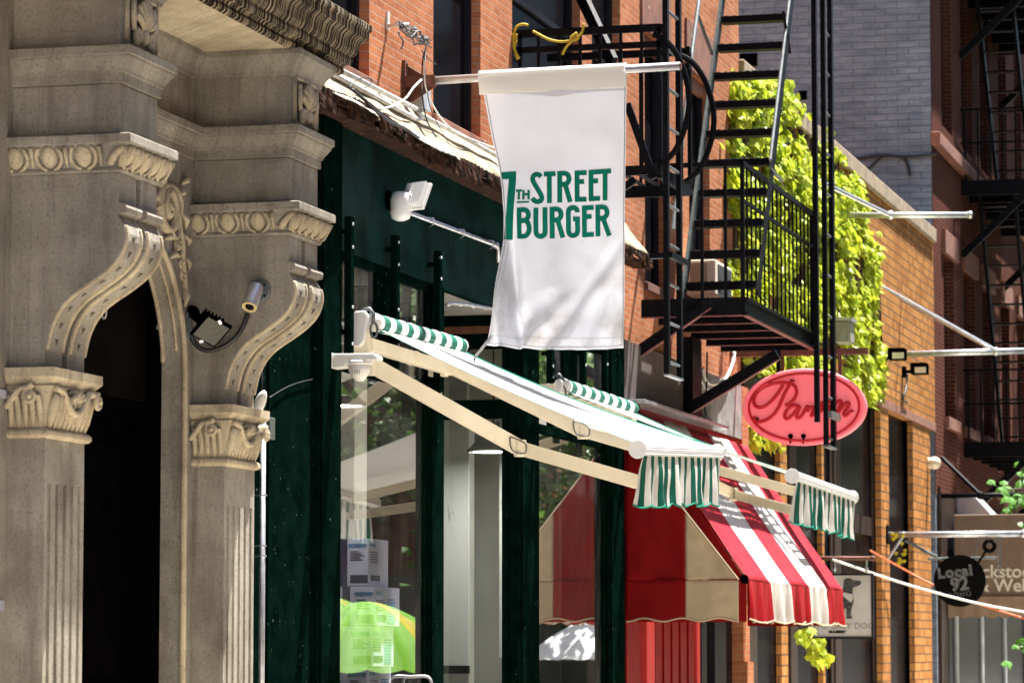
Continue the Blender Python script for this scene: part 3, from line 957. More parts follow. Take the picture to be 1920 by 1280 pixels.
# ---- things fixed to the portal
# floodlight
fl = thing('floodlight', 'black square floodlight with grey glass on the stone arch beside the doorway', 'light', V(372, 590, 22.78))
m = MB()
c = V(356, 585, 22.82)
m.lathe([(.0, -.0), (.05, .0), (.055, .03), (.04, .05), (.0, .055)], c + Vector((0, .07, 0)), (0, -1, 0), 16)
m.bar(c + Vector((0, .02, 0)), V(385, 607, 22.70), .05, .05)
m.build('mounting_arm', M['black'], fl, smooth=False)
ctr = V(396, 621, 22.66)
ax = Vector((.28, -.62, -.62)).normalized(); au = ax.cross(Vector((.35, 0, 1))).normalized(); av = au.cross(ax)
au, av = (au * .98 + av * .2).normalized(), (av * .98 - au * .2).normalized()
m = MB()
def obox(mb, c, hu, hv, d0, d1, s0=1.0):
    vs = []
    for d, s in ((d0, s0), (d1, 1.0)):
        for a, b in ((-1, -1), (1, -1), (1, 1), (-1, 1)):
            vs.append(c + au * a * hu * s + av * b * hv * s + ax * d)
    mb.add(vs, [[0, 3, 2, 1], [4, 5, 6, 7], [0, 1, 5, 4], [1, 2, 6, 5], [2, 3, 7, 6], [3, 0, 4, 7]])
obox(m, ctr, .105, .105, -.03, .0)
obox(m, ctr, .095, .095, -.09, -.031, .72)
for i in range(6):
    o = (i - 2.5) * .03
    m.bar(ctr + au * o + av * .06 - ax * .12, ctr + au * o - av * .06 - ax * .12, .006, .06, up=tuple(ax))
m.build('housing', M['black'], fl)
m = MB(); obox(m, ctr, .092, .092, .001, .004)
m.build('glass', M['camglass'], fl)
m = MB()
m.bar(ctr + av * .096 + ax * .006 - au * .015, ctr + av * .112 + ax * .006 + au * .015, .02, .012, up=tuple(ax)); m.build('clip', M['alu'], fl); m = MB(); m.bar(ctr - av * .096 + ax * .006, ctr - av * .112 + ax * .006 + au * .02, .02, .012, up=tuple(ax))
m.build('clip', M['alu'], fl)
# junction fitting with bolts to the left of it
m = MB(); c = V(346, 590, 22.81)
m.ell(c, .035, .02, .03); m.box(c.x - .02, c.x + .05, c.y - .012, c.y + .03, c.z - .12, c.z - .02); m.tube([c + Vector((.03, -.01, -.12)), c + Vector((.03, -.01, -.17))], .014, 8)
jf = m.build('cable_fitting', M['iron_grey'], None, loc=c)
tag(jf, 'small grey cable fitting left of the black floodlight on the arch', 'fitting')
wire('power_cable', smooth_path([V(357, 612, 22.84), V(362, 638, 22.88), V(383, 656, 22.91), V(412, 652, 22.93), V(440, 634, 22.94), V(456, 610, 22.95), V(464, 588, 22.955)], 6), .019, M['cable'], 'thick black cable looping from the floodlight up to the bullet camera', 'cable')
# bullet camera
bc = thing('security_camera', 'silver bullet security camera pointing down from the right pilaster bracket', 'camera', V(488, 545, 22.972))
m = MB(); c = V(488, 545, 22.972)
m.lathe([(.0, .0), (.082, .0), (.082, .012), (.07, .018), (.0, .02)], c, (0, -1, 0), 24)
b = m.build('base_plate', M['iron_grey'], bc, smooth=False)
for i in range(4):
    a = math.pi / 4 + i * math.pi / 2; m = MB()
    m.lathe([(.0, 0), (.008, 0), (.008, .004), (0, .005)], c + Vector((.055 * math.cos(a), -.019, .055 * math.sin(a))), (0, -1, 0), 8)
    m.build('screw', M['black'], b)
top = V(481, 536, 22.89); d = Vector((-.05, -.55, -.75)).normalized()
m = MB(); m.lathe([(.0, -.01), (.04, -.008), (.052, .004), (.054, .02), (.054, .19), (.05, .195)], top, d, 24)
m.bar(c + Vector((0, -.015, 0)), top + d * .04, .05, .05)
m.build('camera_barrel', M['galv'], bc, smooth=True)
m = MB(); m.lathe([(.050, .192), (.054, .195), (.054, .204), (.036, .204), (.034, .198), (0, .198)], top, d, 24)
m.build('front_ring', mk('aged_lens_ring', (.55, .42, .22), None, 4, .5), bc)
m = MB(); m.lathe([(.0, .199), (.032, .199), (.030, .203), (.014, .207), (0, .208)], top, d, 20)
m.build('lens', M['pane'], bc)
# white cable loop hanging in the doorway
wire('cable_loop', smooth_path([V(188, 565, 21.4), V(190, 585, 21.4), V(194, 597, 21.4), V(199, 590, 21.4), V(199, 568, 21.4), V(196, 552, 21.4), V(193, 572, 21.4), V(186, 590, 21.4), V(179, 592, 21.4)], 6), .006, M['rope_white'], 'thin white cable loop hanging under the left scroll bracket in the dark doorway', 'cable')
# ================================================================== brick house over the shops
def zY(y, Yy, x):            # height of a photo row on the cross plane Yy
    return V(x, y, Yy).z


BX = -0.10
EB = YX(1392, BX)            # far corner of the brick house
house = thing('brick_house', 'orange-red brick house with tall dark windows above the green shopfront and fire escapes', 'house', (-.1, 33, 6))
ops = []
def op(x0, x1, z0, z1, X=BX):
    ops.append((YX(x0, X), YX(x1, X), z0, z1))
zl = W(781, 205, BX).z
op(585, 688, 6.55, 9.6)
op(810, 900, 6.55, 9.6)
op(960, 1090, 6.6, 9.9)
op(1112, 1166, 6.6, 9.9)
op(1212, 1252, 5.95, 8.9)
op(1296, 1335, 5.98, 8.85)
m = MB()
ZB = 5.15
wall_open(m, BX, 23.0, EB, ZB, 13.0, ops, .14)
m.add([(BX, EB, 0), (-9, EB, 0), (-9, EB, 13), (BX, EB, 13)], [[0, 1, 2, 3]])
m.add([(BX, 23, 6.3), (-9, 23, 6.3), (-9, 23, 13), (BX, 23, 13)], [[0, 1, 2, 3]])
m.add([(BX, 23, 13), (-9, 23, 13), (-9, EB, 13), (BX, EB, 13)], [[0, 1, 2, 3]])
m.build('brick_wall', M['brick'], house)
for o in ops:
    window(house, BX, o, .14)
# red brownstone lintels over the far windows, sills under all
for o in ops[-2:]:
    m = MB()
    m.box(BX - .05, BX + .03, o[0] - .22, o[1] + .22, o[3] + .002, o[3] + .62)
    m.box(BX - .13, BX - .055, o[0] + .002, o[1] - .002, o[3] - .16, o[3] - .004)
    m.build('lintel', M['brownstone'], house, bevel=.01)
for o in ops:
    m = MB(); m.box(BX - .10, BX + .05, o[0] - .06, o[1] + .06, o[2] - .10, o[2] - .002)
    m.build('window_sill', M['brownstone'], house, bevel=.008)
# blotchy painted panel between two windows behind the balcony
# roof flashing over the shopfront: cream slope up to the bricks
Yf0, Yf1 = YR + PW - .1, 37.3
m = MB()
def flash(u, v):
    y = Yf0 + (Yf1 - Yf0) * u
    n = noise.noise((y * 1.6, v * 2, 3)) * .02
    return Vector((.20 - .31 * v + n * (1 - v), y, 6.085 + (zl - 6.085) * v + n))
m.grid(flash, 150, 4)
m.build('roof_flashing', M['flash'], house, smooth=True, solid=.02)
# torn tar sheet hanging over the edge
m = MB()
for (xa, xb, amp) in ((596, 700, .5), (742, 852, 1.0)):
    ya, yb = YX(xa, .16), YX(xb, .16)
    def tar(u, v):
        y = ya + (yb - ya) * u
        a = noise.noise((y * 1.1, 0, 9.2)); b = noise.noise((y * 3.3, v, 2.0)); c_ = noise.noise((y * 9, v * 3, 5.0))
        taper = min(1, 4 * u, 4 * (1 - u))
        w = .05 + (.10 + .08 * a) * taper
        return Vector((.15 + w * v + .008 * b, y, 6.125 + .015 * b * v + .02 * a + .006 * c_ - (.10 * v * v * amp) * taper + .03 * amp * taper * (1 - v)))
    m.grid(tar, 160, 6)
m.build('tar_sheet', M['tar'], house, solid=.008)
# rusted ragged fascia edge
m = MB()
def rag(u, v):
    y = Yf0 + (Yf1 - Yf0) * u
    a = noise.noise((y * .9, 0, 1.2)); b = noise.noise((y * 5.5, 0, 8.0)); c_ = noise.noise((y * 16, v * 2, 5.0)); k = noise.cell((y * 3.2, 0, 1))
    px = 2650 - 6400 * 8.2 / y
    low = .155 + .05 * a + .05 * b + .035 * c_ + .05 * (k - .5)
    lift = .05 * max(0, 1 - abs(y - YX(690, .2)) / 1.2) - .06 * max(0, 1 - abs(y - YX(815, .2)) / .9)
    return Vector((.215 + .05 * b * v + .03 * c_ * v + .015 * c_, y, 6.115 + .02 * a + .012 * c_ + lift - low * v))
m.grid(rag, 520, 5)
m.build('rusted_edge', M['rust'], house, solid=.02)
m = MB()
m.box(.0, .20, Yf0, Yf1, 5.985, 6.02)
m.build('eaves_board', M['rust'], house)

# ================================================================== green shopfront
shop = thing('green_shopfront', 'dark green painted wooden shopfront with large windows and a recessed entrance', 'shopfront', (0, 30, 0))
P = {k: YX(k) for k in (474, 500, 590, 632, 710, 745, 805, 832, 975, 1012, 1140, 1160)}
zF = W(792, 525, 0).z        # underside of the fascia
zT = 5.985
m = MB(); m.box(-.10, .0, P[632], P[1160] + .25, zF, zT)
m.build('fascia', M['teal'], shop)
m = MB()
m.box(-.10, -.045, 23.0, P[590], 0, zT)
m.box(-.045, -.015, P[500] - .9, P[500], 0, 5.0)
m.box(-.045, -.025, P[500] + .10, P[590] - .03, 0.3, 4.9)
m.build('side_panel', M['green'], shop, bevel=.006)
def post(y0, y1, x1=.03, z1=None, x0=-.12, nm='post'):
    q = MB(); z1 = z1 or zF - .002
    q.box(x0, x1 - .022, y0, y1, 0, z1)
    q.box(x1 - .0219, x1, y0 + .05 * min(1, (y1 - y0)), y1 - .14 * (y1 - y0), 0, z1)
    return q.build(nm, M['green'], shop, bevel=.008)
post(P[590], P[632], .05, zT)
post(P[805], P[832], .02)
post(P[975], P[1012], .02)
post(P[1140], P[1160] + .25, .04, zT)
# window one: transom lights with a mullion, big pane below
zH = W(800, 736, -.06).z
m = MB()
m.box(-.11, -.02, P[632], P[805], zH, zH + .09)
m.box(-.11, -.01, P[632], P[805], zF - .07, zF - .003)
m.box(-.11, -.02, P[710], P[745], zH + .091, zF - .071)
m.box(-.11, -.03, P[632], P[632] + .05, .5, zH - .001)
m.box(-.11, -.03, P[805] - .05, P[805], .5, zH - .001)
m.box(-.12, .0, P[632], P[805], 0, .5)
m.build('window_frame', M['green'], shop, bevel=.006)
for (a, b, z0, z1, mt) in ((P[632] + .02, P[710], zH + .09, zF - .05, 'glass_dim'), (P[745], P[805], zH + .09, zF - .05, 'glass_dim'), (P[632] + .02, P[805] - .03, .5, zH, 'glass')):
    q = MB(); q.add([(-.06, a, z0), (-.06, b, z0), (-.06, b, z1), (-.06, a, z1)], [[0, 1, 2, 3]])
    q.build('window_pane', M[mt], shop)
# window two
m = MB()
zH2 = W(1075, 828, -.06).z
m.box(-.11, -.02, P[1012], P[1140], zH2, zH2 + .09)
m.box(-.11, -.01, P[1012], P[1140], zF - .07, zF - .003)
m.box(-.11, -.02, YX(1062), YX(1086), zH2 + .091, zF - .071)
m.box(-.12, .0, P[1012], P[1140], 0, .5)
m.box(-.11, -.03, P[1140] - .07, P[1140], .5, zH2 - .001)
m.build('window_frame', M['green'], shop, bevel=.006)
for (a, b, z0, z1, mt) in ((P[1012], YX(1062), zH2 + .09, zF - .05, 'glass_dim'), (YX(1086), P[1140], zH2 + .09, zF - .05, 'glass_dim'), (P[1012], P[1140] - .03, .5, zH2, 'glass')):
    q = MB(); q.add([(-.06, a, z0), (-.06, b, z0), (-.06, b, z1), (-.06, a, z1)], [[0, 1, 2, 3]])
    q.build('window_pane', M[mt], shop)
# recessed entrance: far side wall faces the camera, with lintel, transom light and tall pane
YE = P[975]
E = lambda x, y: V(x, y, YE)
zl0, zl1 = E(900, 785).z, E(900, 750).z
zt = E(900, 655).z; zbr0, zbr1 = E(900, 626).z, E(900, 612).z
xl = E(826, 900).x; xr = -.121
m = MB()
m.box(-1.6, xr, YE - .05, YE + .03, zl0, zl1)
m.box(xr - .05, xr, YE - .05, YE + .03, 0, zl0 - .001); m.box(xr - .05, xr, YE - .05, YE + .03, zl1 + .001, zt)
m.box(-1.6, xr, YE - .04, YE + .03, zt + .001, zbr0)
m.box(-1.6, xr, YE - .05, YE + .03, zbr1, zF + .3)
m.box(-1.6, xl - .02, YE - .04, YE + .03, 0, zl0 - .001)
m.build('entrance_frame', M['green'], shop, bevel=.006)
q = MB(); q.box(-1.6, xr, YE - .045, YE + .03, zbr0 + .001, zbr1 - .001); q.build('entrance_rail', M['rust_red'], shop)
for z0, z1 in ((.3, zl0), (zl1, zt)):
    q = MB(); q.add([(xl - .02, YE - .01, z0), (xr - .03, YE - .01, z0), (xr - .03, YE - .01, z1), (xl - .02, YE - .01, z1)], [[0, 1, 2, 3]])
    q.build('entrance_pane', M['glass'], shop)
m = MB(); m.box(-1.6, -.101, P[832] - .1, YE - .051, zF + .02, zF + .06); m.build('entrance_soffit', mk('grey_soffit', (.32, .32, .30), (.2, .2, .19), 3, .5, bs=.4), shop)
# inside of the shop
m = MB()
m.box(-6.2, -6.0, 23.2, 37, 0, 5.0); m.box(-6, -.13, 23.1, 23.2, 0, 5.0)
m.build('back_wall', M['int_dark'], shop)
m = MB(); m.box(-6, -.13, 37.0, 37.1, 0, 5.0); m.box(-6, -1.62, YE + .1, YE + .2, 0, 5)
m.build('side_wall', M['int_dark'], shop)
m = MB(); m.box(-6, -.13, 23.2, 37, 5.0, 5.06)
m.build('ceiling', M['plaster'], shop)
m = MB(); m.box(-6, -.13, 23.2, 37, 0.001, 0.03)
m.build('floor', M['int_floor'], shop)
# white marble pillar and plaster return seen through the entrance pane
m = MB()
m.box(V(800, 900, 33.5).x, V(880, 900, 33.5).x, 33.5, 33.7, .03, 4.05)
m.build('marble_pillar', M['marble'], shop, bevel=.01)
m = MB()
m.box(V(800, 900, 33.45).x, V(879, 900, 33.45).x, 33.44, 33.499, zY(1262, 33.45, 850), zY(1247, 33.45, 850))
m.build('skirting', M['win_frame'], shop)
m = MB()
m.box(-1.6, -.14, 34.4, 34.5, .03, 4.05)
m.build('partition', mk('grey_partition', (.40, .40, .38), (.36, .36, .34), 2, .7), shop)
m = MB()
m.box(V(936, 900, 33.55).x, -.14, 33.55, 33.65, zY(1232, 33.55, 950), 4.05)
m.build('plaster_return', M['plaster'], shop)
tw = mk('cream_plaster', (.55, .52, .44), (.48, .45, .38), 2, .7)
m = MB(); m.box(V(800, 700, 32.9).x, V(878, 700, 32.9).x, 32.85, 32.95, 4.06, 4.9); m.build('transom_wall', tw, shop)
m = MB(); m.box(V(878, 700, 34.0).x, -.14, 34.0, 34.1, 4.06, 4.95); m.build('transom_wall', tw, shop)
# white column seen at the left edge of the first window
m = MB(); m.box(V(600, 900, 30.6).x, V(664, 900, 30.6).x, 30.6, 31.0, .03, 4.6)
m.build('white_column', M['plaster'], shop)
# door handle at the bottom
m = MB(); h = [V(756, 1300, 28.7), V(756, 1278, 28.7), V(763, 1269, 28.7), V(795, 1267, 28.7), V(806, 1272, 28.7), V(810, 1285, 28.7), V(810, 1300, 28.7)]
tag(m.tube(smooth_path(h, 5), .014, 8).build('pull_handle', M['alu'], None, smooth=True, loc=h[0]), 'bent metal pull handle at the foot of the first shop window', 'handle')
# standing bars fixed to the front for blinds
def standing_bar(x, ytop, ybot, label, top=None):
    Yb = YX(x, .10)
    z1, z0 = W(x, ytop, .10).z, W(x, ybot, .10).z
    q = MB(); q.box(.055, .115, Yb - .045, Yb + .045, z0, z1)
    o = q.build('fixing_bar', M['green'], None, bevel=.006, loc=(.08, Yb, z0))
    tag(o, label, 'bar', 'upright green bars on the shopfront')
    q = MB()
    for z in (z1 - .06, z1 - .25, z0 + .2, z0 + .5):
        q.lathe([(0, 0), (.014, 0), (.012, .008), (0, .009)], (.1151, Yb, z), (1, 0, 0), 8)
    OFF[o.name] = Vector((.08, Yb, z0))
    tag(q.build('bolts', M['galv'], o), kind='stuff')
    q = MB()
    for z in (z1 - .12, z0 + .3):
        q.box(-.001, .054, Yb - .02, Yb + .02, z - .02, z + .02)
    tag(q.build('spacers', M['green'], o), kind='stuff')
standing_bar(655, 405, 690, 'green upright bar nearest the stone portal, above the white roller end cap')
standing_bar(742, 440, 690, 'green upright bar in the middle, below the white floodlight')
standing_bar(823, 470, 780, 'green upright bar at the entrance edge, behind the near roller end')
standing_bar(1035, 640, 800, 'green upright bar under the banner, left of the far roller')
standing_bar(1097, 640, 830, 'green upright bar above the middle of the far roller')
standing_bar(1138, 640, 850, 'green upright bar at the far end of the shopfront above the far roller')

# ---- pendant lamps
def pendant(px, Yc, rad, label):
    c = V(px[0], px[1], Yc)
    t = thing('pendant_lamp', label, 'lamp', c, 'cone pendant lamps inside the shop')
    q = MB(); q.lathe([(.035, rad * 1.15), (.05, rad * 1.12), (.07, rad * .95), (rad * .55, rad * .60), (rad * .9, rad * .18), (rad, .03), (rad, .0), (rad - .012, .0), (rad * .85, .16 * rad), (.05, rad * .9)], c, (0, 0, 1), 32)
    q.build('lamp_shade', M['shade_grey'], t, smooth=True)
    q = MB(); q.lathe([(0, .015), (rad * .93, .015), (rad * .93, .022), (0, .022)], c, (0, 0, 1), 32)
    q.build('diffuser', M['bulb'], t)
    q = MB(); q.tube([c + Vector((0, 0, rad * 1.1)), (c.x, c.y, 4.99)], .008, 6)
    q.build('cord', M['cable'], t)
pendant((925, 848), 32.6, .26, 'grey cone pendant lamp seen through the entrance pane beside the white pillar')
pendant((640, 762), 28.0, .22, 'grey cone pendant lamp seen through the first window below the dome camera')

# ---- cartons stacked inside the first window
c0 = V(632, 1010, 29.0)
q = MB(); q.box(-.95, -.2, 28.55, 29.6, 1.16, 1.20); q.box(-.9, -.25, 28.6, 29.55, .03, 1.16)
tag(q.build('counter', M['wood'], None, loc=(-.5, 29, .03)), 'dark counter inside the window under the stacked cartons', 'counter')
xs0, xs1 = V(628, 1010, 28.9).x, V(690, 1010, 28.9).x
xe = V(690, 1010, 28.9).x
zs = [1.21, 1.56, 1.92, 2.27, V(690, 1008, 28.9).z]
labels = ['white shipping carton with pale blue print, lowest of the stack in the window', 'white shipping carton with label sheet, second from the bottom in the window', 'white shipping carton with dark vertical band, third from the bottom in the window', 'white shipping carton with blue print on top of the stack in the window']
for i in range(4):
    dx = (0, .03, .06, .0)[i]; y1 = 28.9 + (.72, .70, .78, .62)[i]
    x0, x1, z0, z1 = xs0 - .02 + dx, xe + dx, zs[i] + .001, zs[i + 1] - .004
    t = thing('carton', labels[i], 'box', ((x0 + x1) / 2, 29.2, z0), 'cartons stacked in the shop window')
    q = MB(); q.box(x0, x1, 28.9, y1, z0, z1); q.build('card_box', M['card'], t, bevel=.006)
    q = MB(); w = x1 - x0
    if i == 3:
        q.box(x0, x0 + w * .42, 28.897, 28.899, z0, z1)
    q.box(x1 + .001, x1 + .003, 28.9 + .08, 28.9 + .36, z0 + .05, z0 + .10)
    q.box(x0 + w * .5, x1, 28.896, 28.8985, z0 + .03, z0 + .10)
    if i == 2:
        q.box(x0 + w * .1, x0 + w * .32, 28.896, 28.8985, z0, z1)
    q.build('printed_band', M['card_navy'], t)
    q = MB()
    q.box(x0 + w * .45, x0 + w * .95, 28.896, 28.8985, z1 - .08, z1 - .045)
    q.box(x1 + .001, x1 + .003, 28.9 + .05, 28.9 + .22, z1 - .07, z1 - .04)
    for k in range(9 if i < 3 else 0):
        q.box(x1 + .001, x1 + .003, 28.9 + .40, 28.9 + .62, z0 + .03 + .025 * k, z0 + .045 + .025 * k)
    q.build('blue_print', M['card_blue'], t)
    q = MB()
    text_on(q, 'VICTORIA BAY', (x0 + w * .72, 28.8945, z1 - .062), (1, 0, 0), (0, 0, 1), .032, sx=.9)
    for k in range(5):
        q.box(x0 + w * .5, x0 + w * (.75 + .04 * (k * 7 % 5)), 28.896, 28.8985, z1 - .12 - .018 * k, z1 - .112 - .018 * k)
        q.box(x1 + .001, x1 + .003, 28.9 + .06, 28.9 + .3, z1 - .12 - .022 * k, z1 - .112 - .022 * k)
    q.build('lettering', M['card_navy'], t)

# ================================================================== small fittings on the front
# white floodlight on the fascia
fl2 = thing('floodlight', 'white motion floodlight with ribbed back mounted on the green fascia', 'light', W(735, 380, 0))
q = MB(); c = W(727, 376, .0)
q.lathe([(0, 0), (.085, 0), (.085, .03), (.0, .03)], c, (1, 0, 0), 20)
b = q.build('mounting_disc', M['black'], fl2)
q = MB(); c = W(729, 382, .03) + Vector((.0, .02, 0))
prof = [(0, -.15), (.03, -.15), (.075, -.13), (.09, -.09), (.092, .04), (.08, .085), (.05, .10), (0, .102)]
q.lathe(prof, c + Vector((.10, 0, 0)), (0, 0, 1), 20)
q.build('sensor_body', M['white_pl'], fl2, smooth=True)
q = MB(); a = c + Vector((.17, 0, .06)); e = V(768, 370, c.y)
q.tube([a, a.lerp(e, .5) + Vector((0, 0, .02)), e], .028, 10); q.ell(a.lerp(e, .5), .035, .035, .035)
q.build('arm', M['white_pl'], fl2, smooth=True)
hc = V(779, 366, c.y); ax = Vector((.42, .80, -.42)).normalized(); hu = Vector((0, 0, 1)).cross(ax).normalized(); hv = ax.cross(hu)
au, av = hu, hv
q = MB(); obox(q, hc + ax * .03, .115, .125, -.012, .02)
hd = q.build('lamp_head', M['white_pl'], fl2, bevel=.006)
q = MB()
for i in range(9):
    o = (i - 4) * .026
    q.bar(hc + hu * o + hv * .11 - ax * .01, hc + hu * o - hv * .11 - ax * .01, .007, .055, up=tuple(ax))
tag(q.build('cooling_fins', M['white_pl'], hd), kind='stuff')
q = MB(); obox(q, hc + ax * .03, .10, .11, .0205, .024); q.build('lens', M['lamp_lens'], hd)
# conduit along the fascia
pts = [W(752, 393, .03), W(930, 460, .03), W(934, 466, .03), W(934, 492, .03)]
q = MB(); q.tube(pts, .021, 8)
for f in (.3, .62, .95):
    p = pts[0].lerp(pts[1], f); q.tube([p + Vector((-.03, -.03, .035)), p + Vector((.022, 0, .024)), p + Vector((.022, 0, -.024)), p + Vector((-.03, .03, -.05))], .006, 5)
q.ell(pts[1], .034, .034, .034)
tag(q.build('conduit', M['galv'], None, smooth=True, loc=pts[0]), 'grey metal conduit running from the white floodlight along the green fascia', 'pipe')
pts = [W(838, 572, -.02), W(846, 568, -.02), W(880, 571, -.02), W(925, 579, -.02)]
q = MB(); q.tube(pts, .018, 8)
for f in (.2, .5, .8):
    q.ell(pts[1].lerp(pts[3], f), .025, .03, .025)
tag(q.build('conduit', M['galv'], None, smooth=True, loc=pts[0]), 'short metal conduit under the fascia edge over the recessed entrance', 'pipe')
# thin vent pipe and blade next to the portal
p0 = W(493, 790, .04)
q = MB(); q.tube([(p0.x, p0.y, p0.z), (p0.x, p0.y, 0)], .024, 10)
pp = thing('downpipe', 'thin grey steel pipe standing between the stone pilaster and green panel', 'pipe', (p0.x, p0.y, 0))
q.build('pipe', M['galv'], pp, smooth=True)
for yy in (928, 1023, 1042):
    z = W(493, yy, .04).z
    q = MB(); q.lathe([(.025, -.006), (.034, -.006), (.034, .006), (.025, .006)], (p0.x, p0.y, z), (0, 0, 1), 12); q.box(-.045, p0.x, p0.y - .004, p0.y + .004, z - .004, z + .004); q.build('pipe_clip', M['galv'], pp)
c = W(487, 756, .06)
q = MB(); q.ell((0, 0, 0), .045, .03, .105, 14, 10)
rm = Matrix.Rotation(R(22), 3, 'Y')
q.v = [rm @ p + c for p in q.v]
q.tube([c + Vector((0, 0, -.06)), c + Vector((-.01, .0, -.16))], .012, 8)
tag(q.build('antenna', M['white_pl'], None, smooth=True, loc=c), 'small white blade antenna tilted beside the right pilaster capital', 'antenna')
c = W(504, 803, .02)
q = MB(); q.box(c.x - .06, c.x + .03, c.y - .07, c.y + .07, c.z - .085, c.z + .085)
tag(q.build('junction_box', mk('dark_grey_box', (.05, .07, .07), None, 4, .4), None, bevel=.008, loc=c), 'small dark junction box on the green panel beside the pilaster', 'box')
wire('thin_wire', smooth_path([W(505, 745, .0), W(535, 727, -.01), W(560, 717, -.01), W(586, 711, -.01)], 5), .004, M['cable'], 'thin black wire drooping across the dark green side panel', 'wire')
wire('power_cable', [W(491, 640, -.01), W(491, 735, -.01), W(492, 800, .0)], .010, M['cable'], 'black cable running down the green panel to the junction box', 'cable')
# dome camera under the near awning
dc = thing('dome_camera', 'white dome security camera on a white bracket under the near awning roller', 'camera', W(628, 680, .05))
b0 = W(628, 678, .05)
sc_ = (V(700, 678, b0.y) - V(600, 678, b0.y)).length / 100
q = MB(); q.box(.03, .06, b0.y - .09, b0.y + .09, b0.z - .06, b0.z + .065)
arm = [(0.0605, b0.z + .06), (.0605 + 75 * sc_, b0.z + .055), (.0605 + 84 * sc_, b0.z + .02), (.0605 + 82 * sc_, b0.z + .0), (.0605 + 30 * sc_, b0.z - .005), (.0605 + 22 * sc_, b0.z - .05), (.0605, b0.z - .06)]
q.prism(arm, 'y', b0.y - .075, b0.y + .075)
q.build('bracket', M['white_pl'], dc, bevel=.012)
q = MB(); cc = Vector((.06 + 44 * sc_, b0.y, b0.z - .01))
q.lathe([(0, .012), (.098, .012), (.105, .0), (.104, -.02), (.085, -.025), (.090, -.03), (.088, -.07), (.06, -.115), (.045, -.135), (.03, -.15), (0, -.155)], cc, (0, 0, 1), 28)
q.build('dome', M['white_pl'], dc, smooth=True)
q = MB(); q.box(cc.x - .03, cc.x + .02, cc.y - .0935, cc.y - .0915, cc.z - .065, cc.z - .035)
for k in range(5):
    for j in range(3):
        q.box(cc.x - .03 + k * .014, cc.x - .024 + k * .014, cc.y - .0955, cc.y - .094, cc.z - .10 + j * .012, cc.z - .093 + j * .012)
q.v = q.v[8:]; q.f = [[i - 8 for i in f] for f in q.f[6:]]
tag(q.build('printed_dots', M['card_navy'], dc), kind='stuff')
# grey junction box and white conduits over the ledge
c = W(797, 203, 0)
q = MB(); q.box(BX + .002, BX + .12, c.y - .14, c.y + .13, c.z - .02, c.z + .17)
tag(q.build('junction_box', M['grey_box'], None, bevel=.006, loc=(BX + .06, c.y, c.z)), 'grey electrical box at the foot of the brick pier above the ledge', 'box')
for pts, lab in ((([(637, 131), (781, 205)]), 'short white conduit running along the brick base to the grey box'), ([(620, 137), (781, 224), (790, 222)], 'white conduit in front, along the roof ledge left of the grey box'), ([(785, 214), (860, 252), (938, 296)], 'white conduit continuing along the ledge right of the grey box to the banner')):
    pp_ = [W(x, y, .06) for x, y in pts]
    q = MB(); q.tube(pp_, .022, 8)
    tag(q.build('conduit', M['white_pipe'], None, smooth=True, loc=pp_[0]), lab, 'pipe', 'white conduits on the roof ledge')
# black cables on the ledge
wire('cable_bundle', smooth_path([W(660, 168, .14), W(680, 185, .2), W(705, 205, .25), W(730, 228, .26), W(760, 242, .26), W(790, 262, .26), W(815, 275, .26)], 6), .014, M['cable'], 'black cable bundle lying along the torn roof edge', 'cable')
wire('loose_cable', smooth_path([W(655, 165, .1), W(668, 150, .12), W(690, 146, .12), W(697, 153, .12), W(685, 165, .12)], 6), .006, M['cable'], 'curled black cable end above the torn roof edge', 'cable')

# ================================================================== flagpole and banner
YB = YX(752, BX) + .02
PBs = V(752, 155, YB); PT = V(1275, 124, YB)
fp = thing('flagpole', 'aluminium flagpole with rusty end projecting from the brick pier over the shop', 'flagpole', PBs)
q = MB(); d = (PT - PBs).normalized()
q.tube([PBs + d * .02, PT], .036, 14)
q.build('pole', M['alu'], fp, smooth=True)
q = MB(); q.tube([PT + d * .001, PT + d * .012], .030, 14); q.build('rusty_end', M['rust_red'], fp)
q = MB(); q.box(BX + .001, BX + .03, YB - .05, YB + .05, PBs.z - .17, PBs.z + .19)
for dz in (-.15, .16):
    q.lathe([(0, 0), (.016, 0), (.014, .012), (0, .014)], (BX + .0301, YB, PBs.z + dz), (1, 0, 0), 8)
q.prism([(BX + .03, PBs.z + .15), (BX + .22, PBs.z + .03), (BX + .30, PBs.z + .0), (BX + .30, PBs.z - .04), (BX + .2, PBs.z - .10), (BX + .08, PBs.z - .17), (BX + .03, PBs.z - .17)], 'y', YB + .02, YB + .032)
q.prism([(BX + .03, PBs.z + .05), (BX + .30, PBs.z + .05), (BX + .30, PBs.z - .05), (BX + .03, PBs.z - .05)], 'y', YB - .045, YB - .03)
q.build('wall_bracket', M['rust_red'], fp)

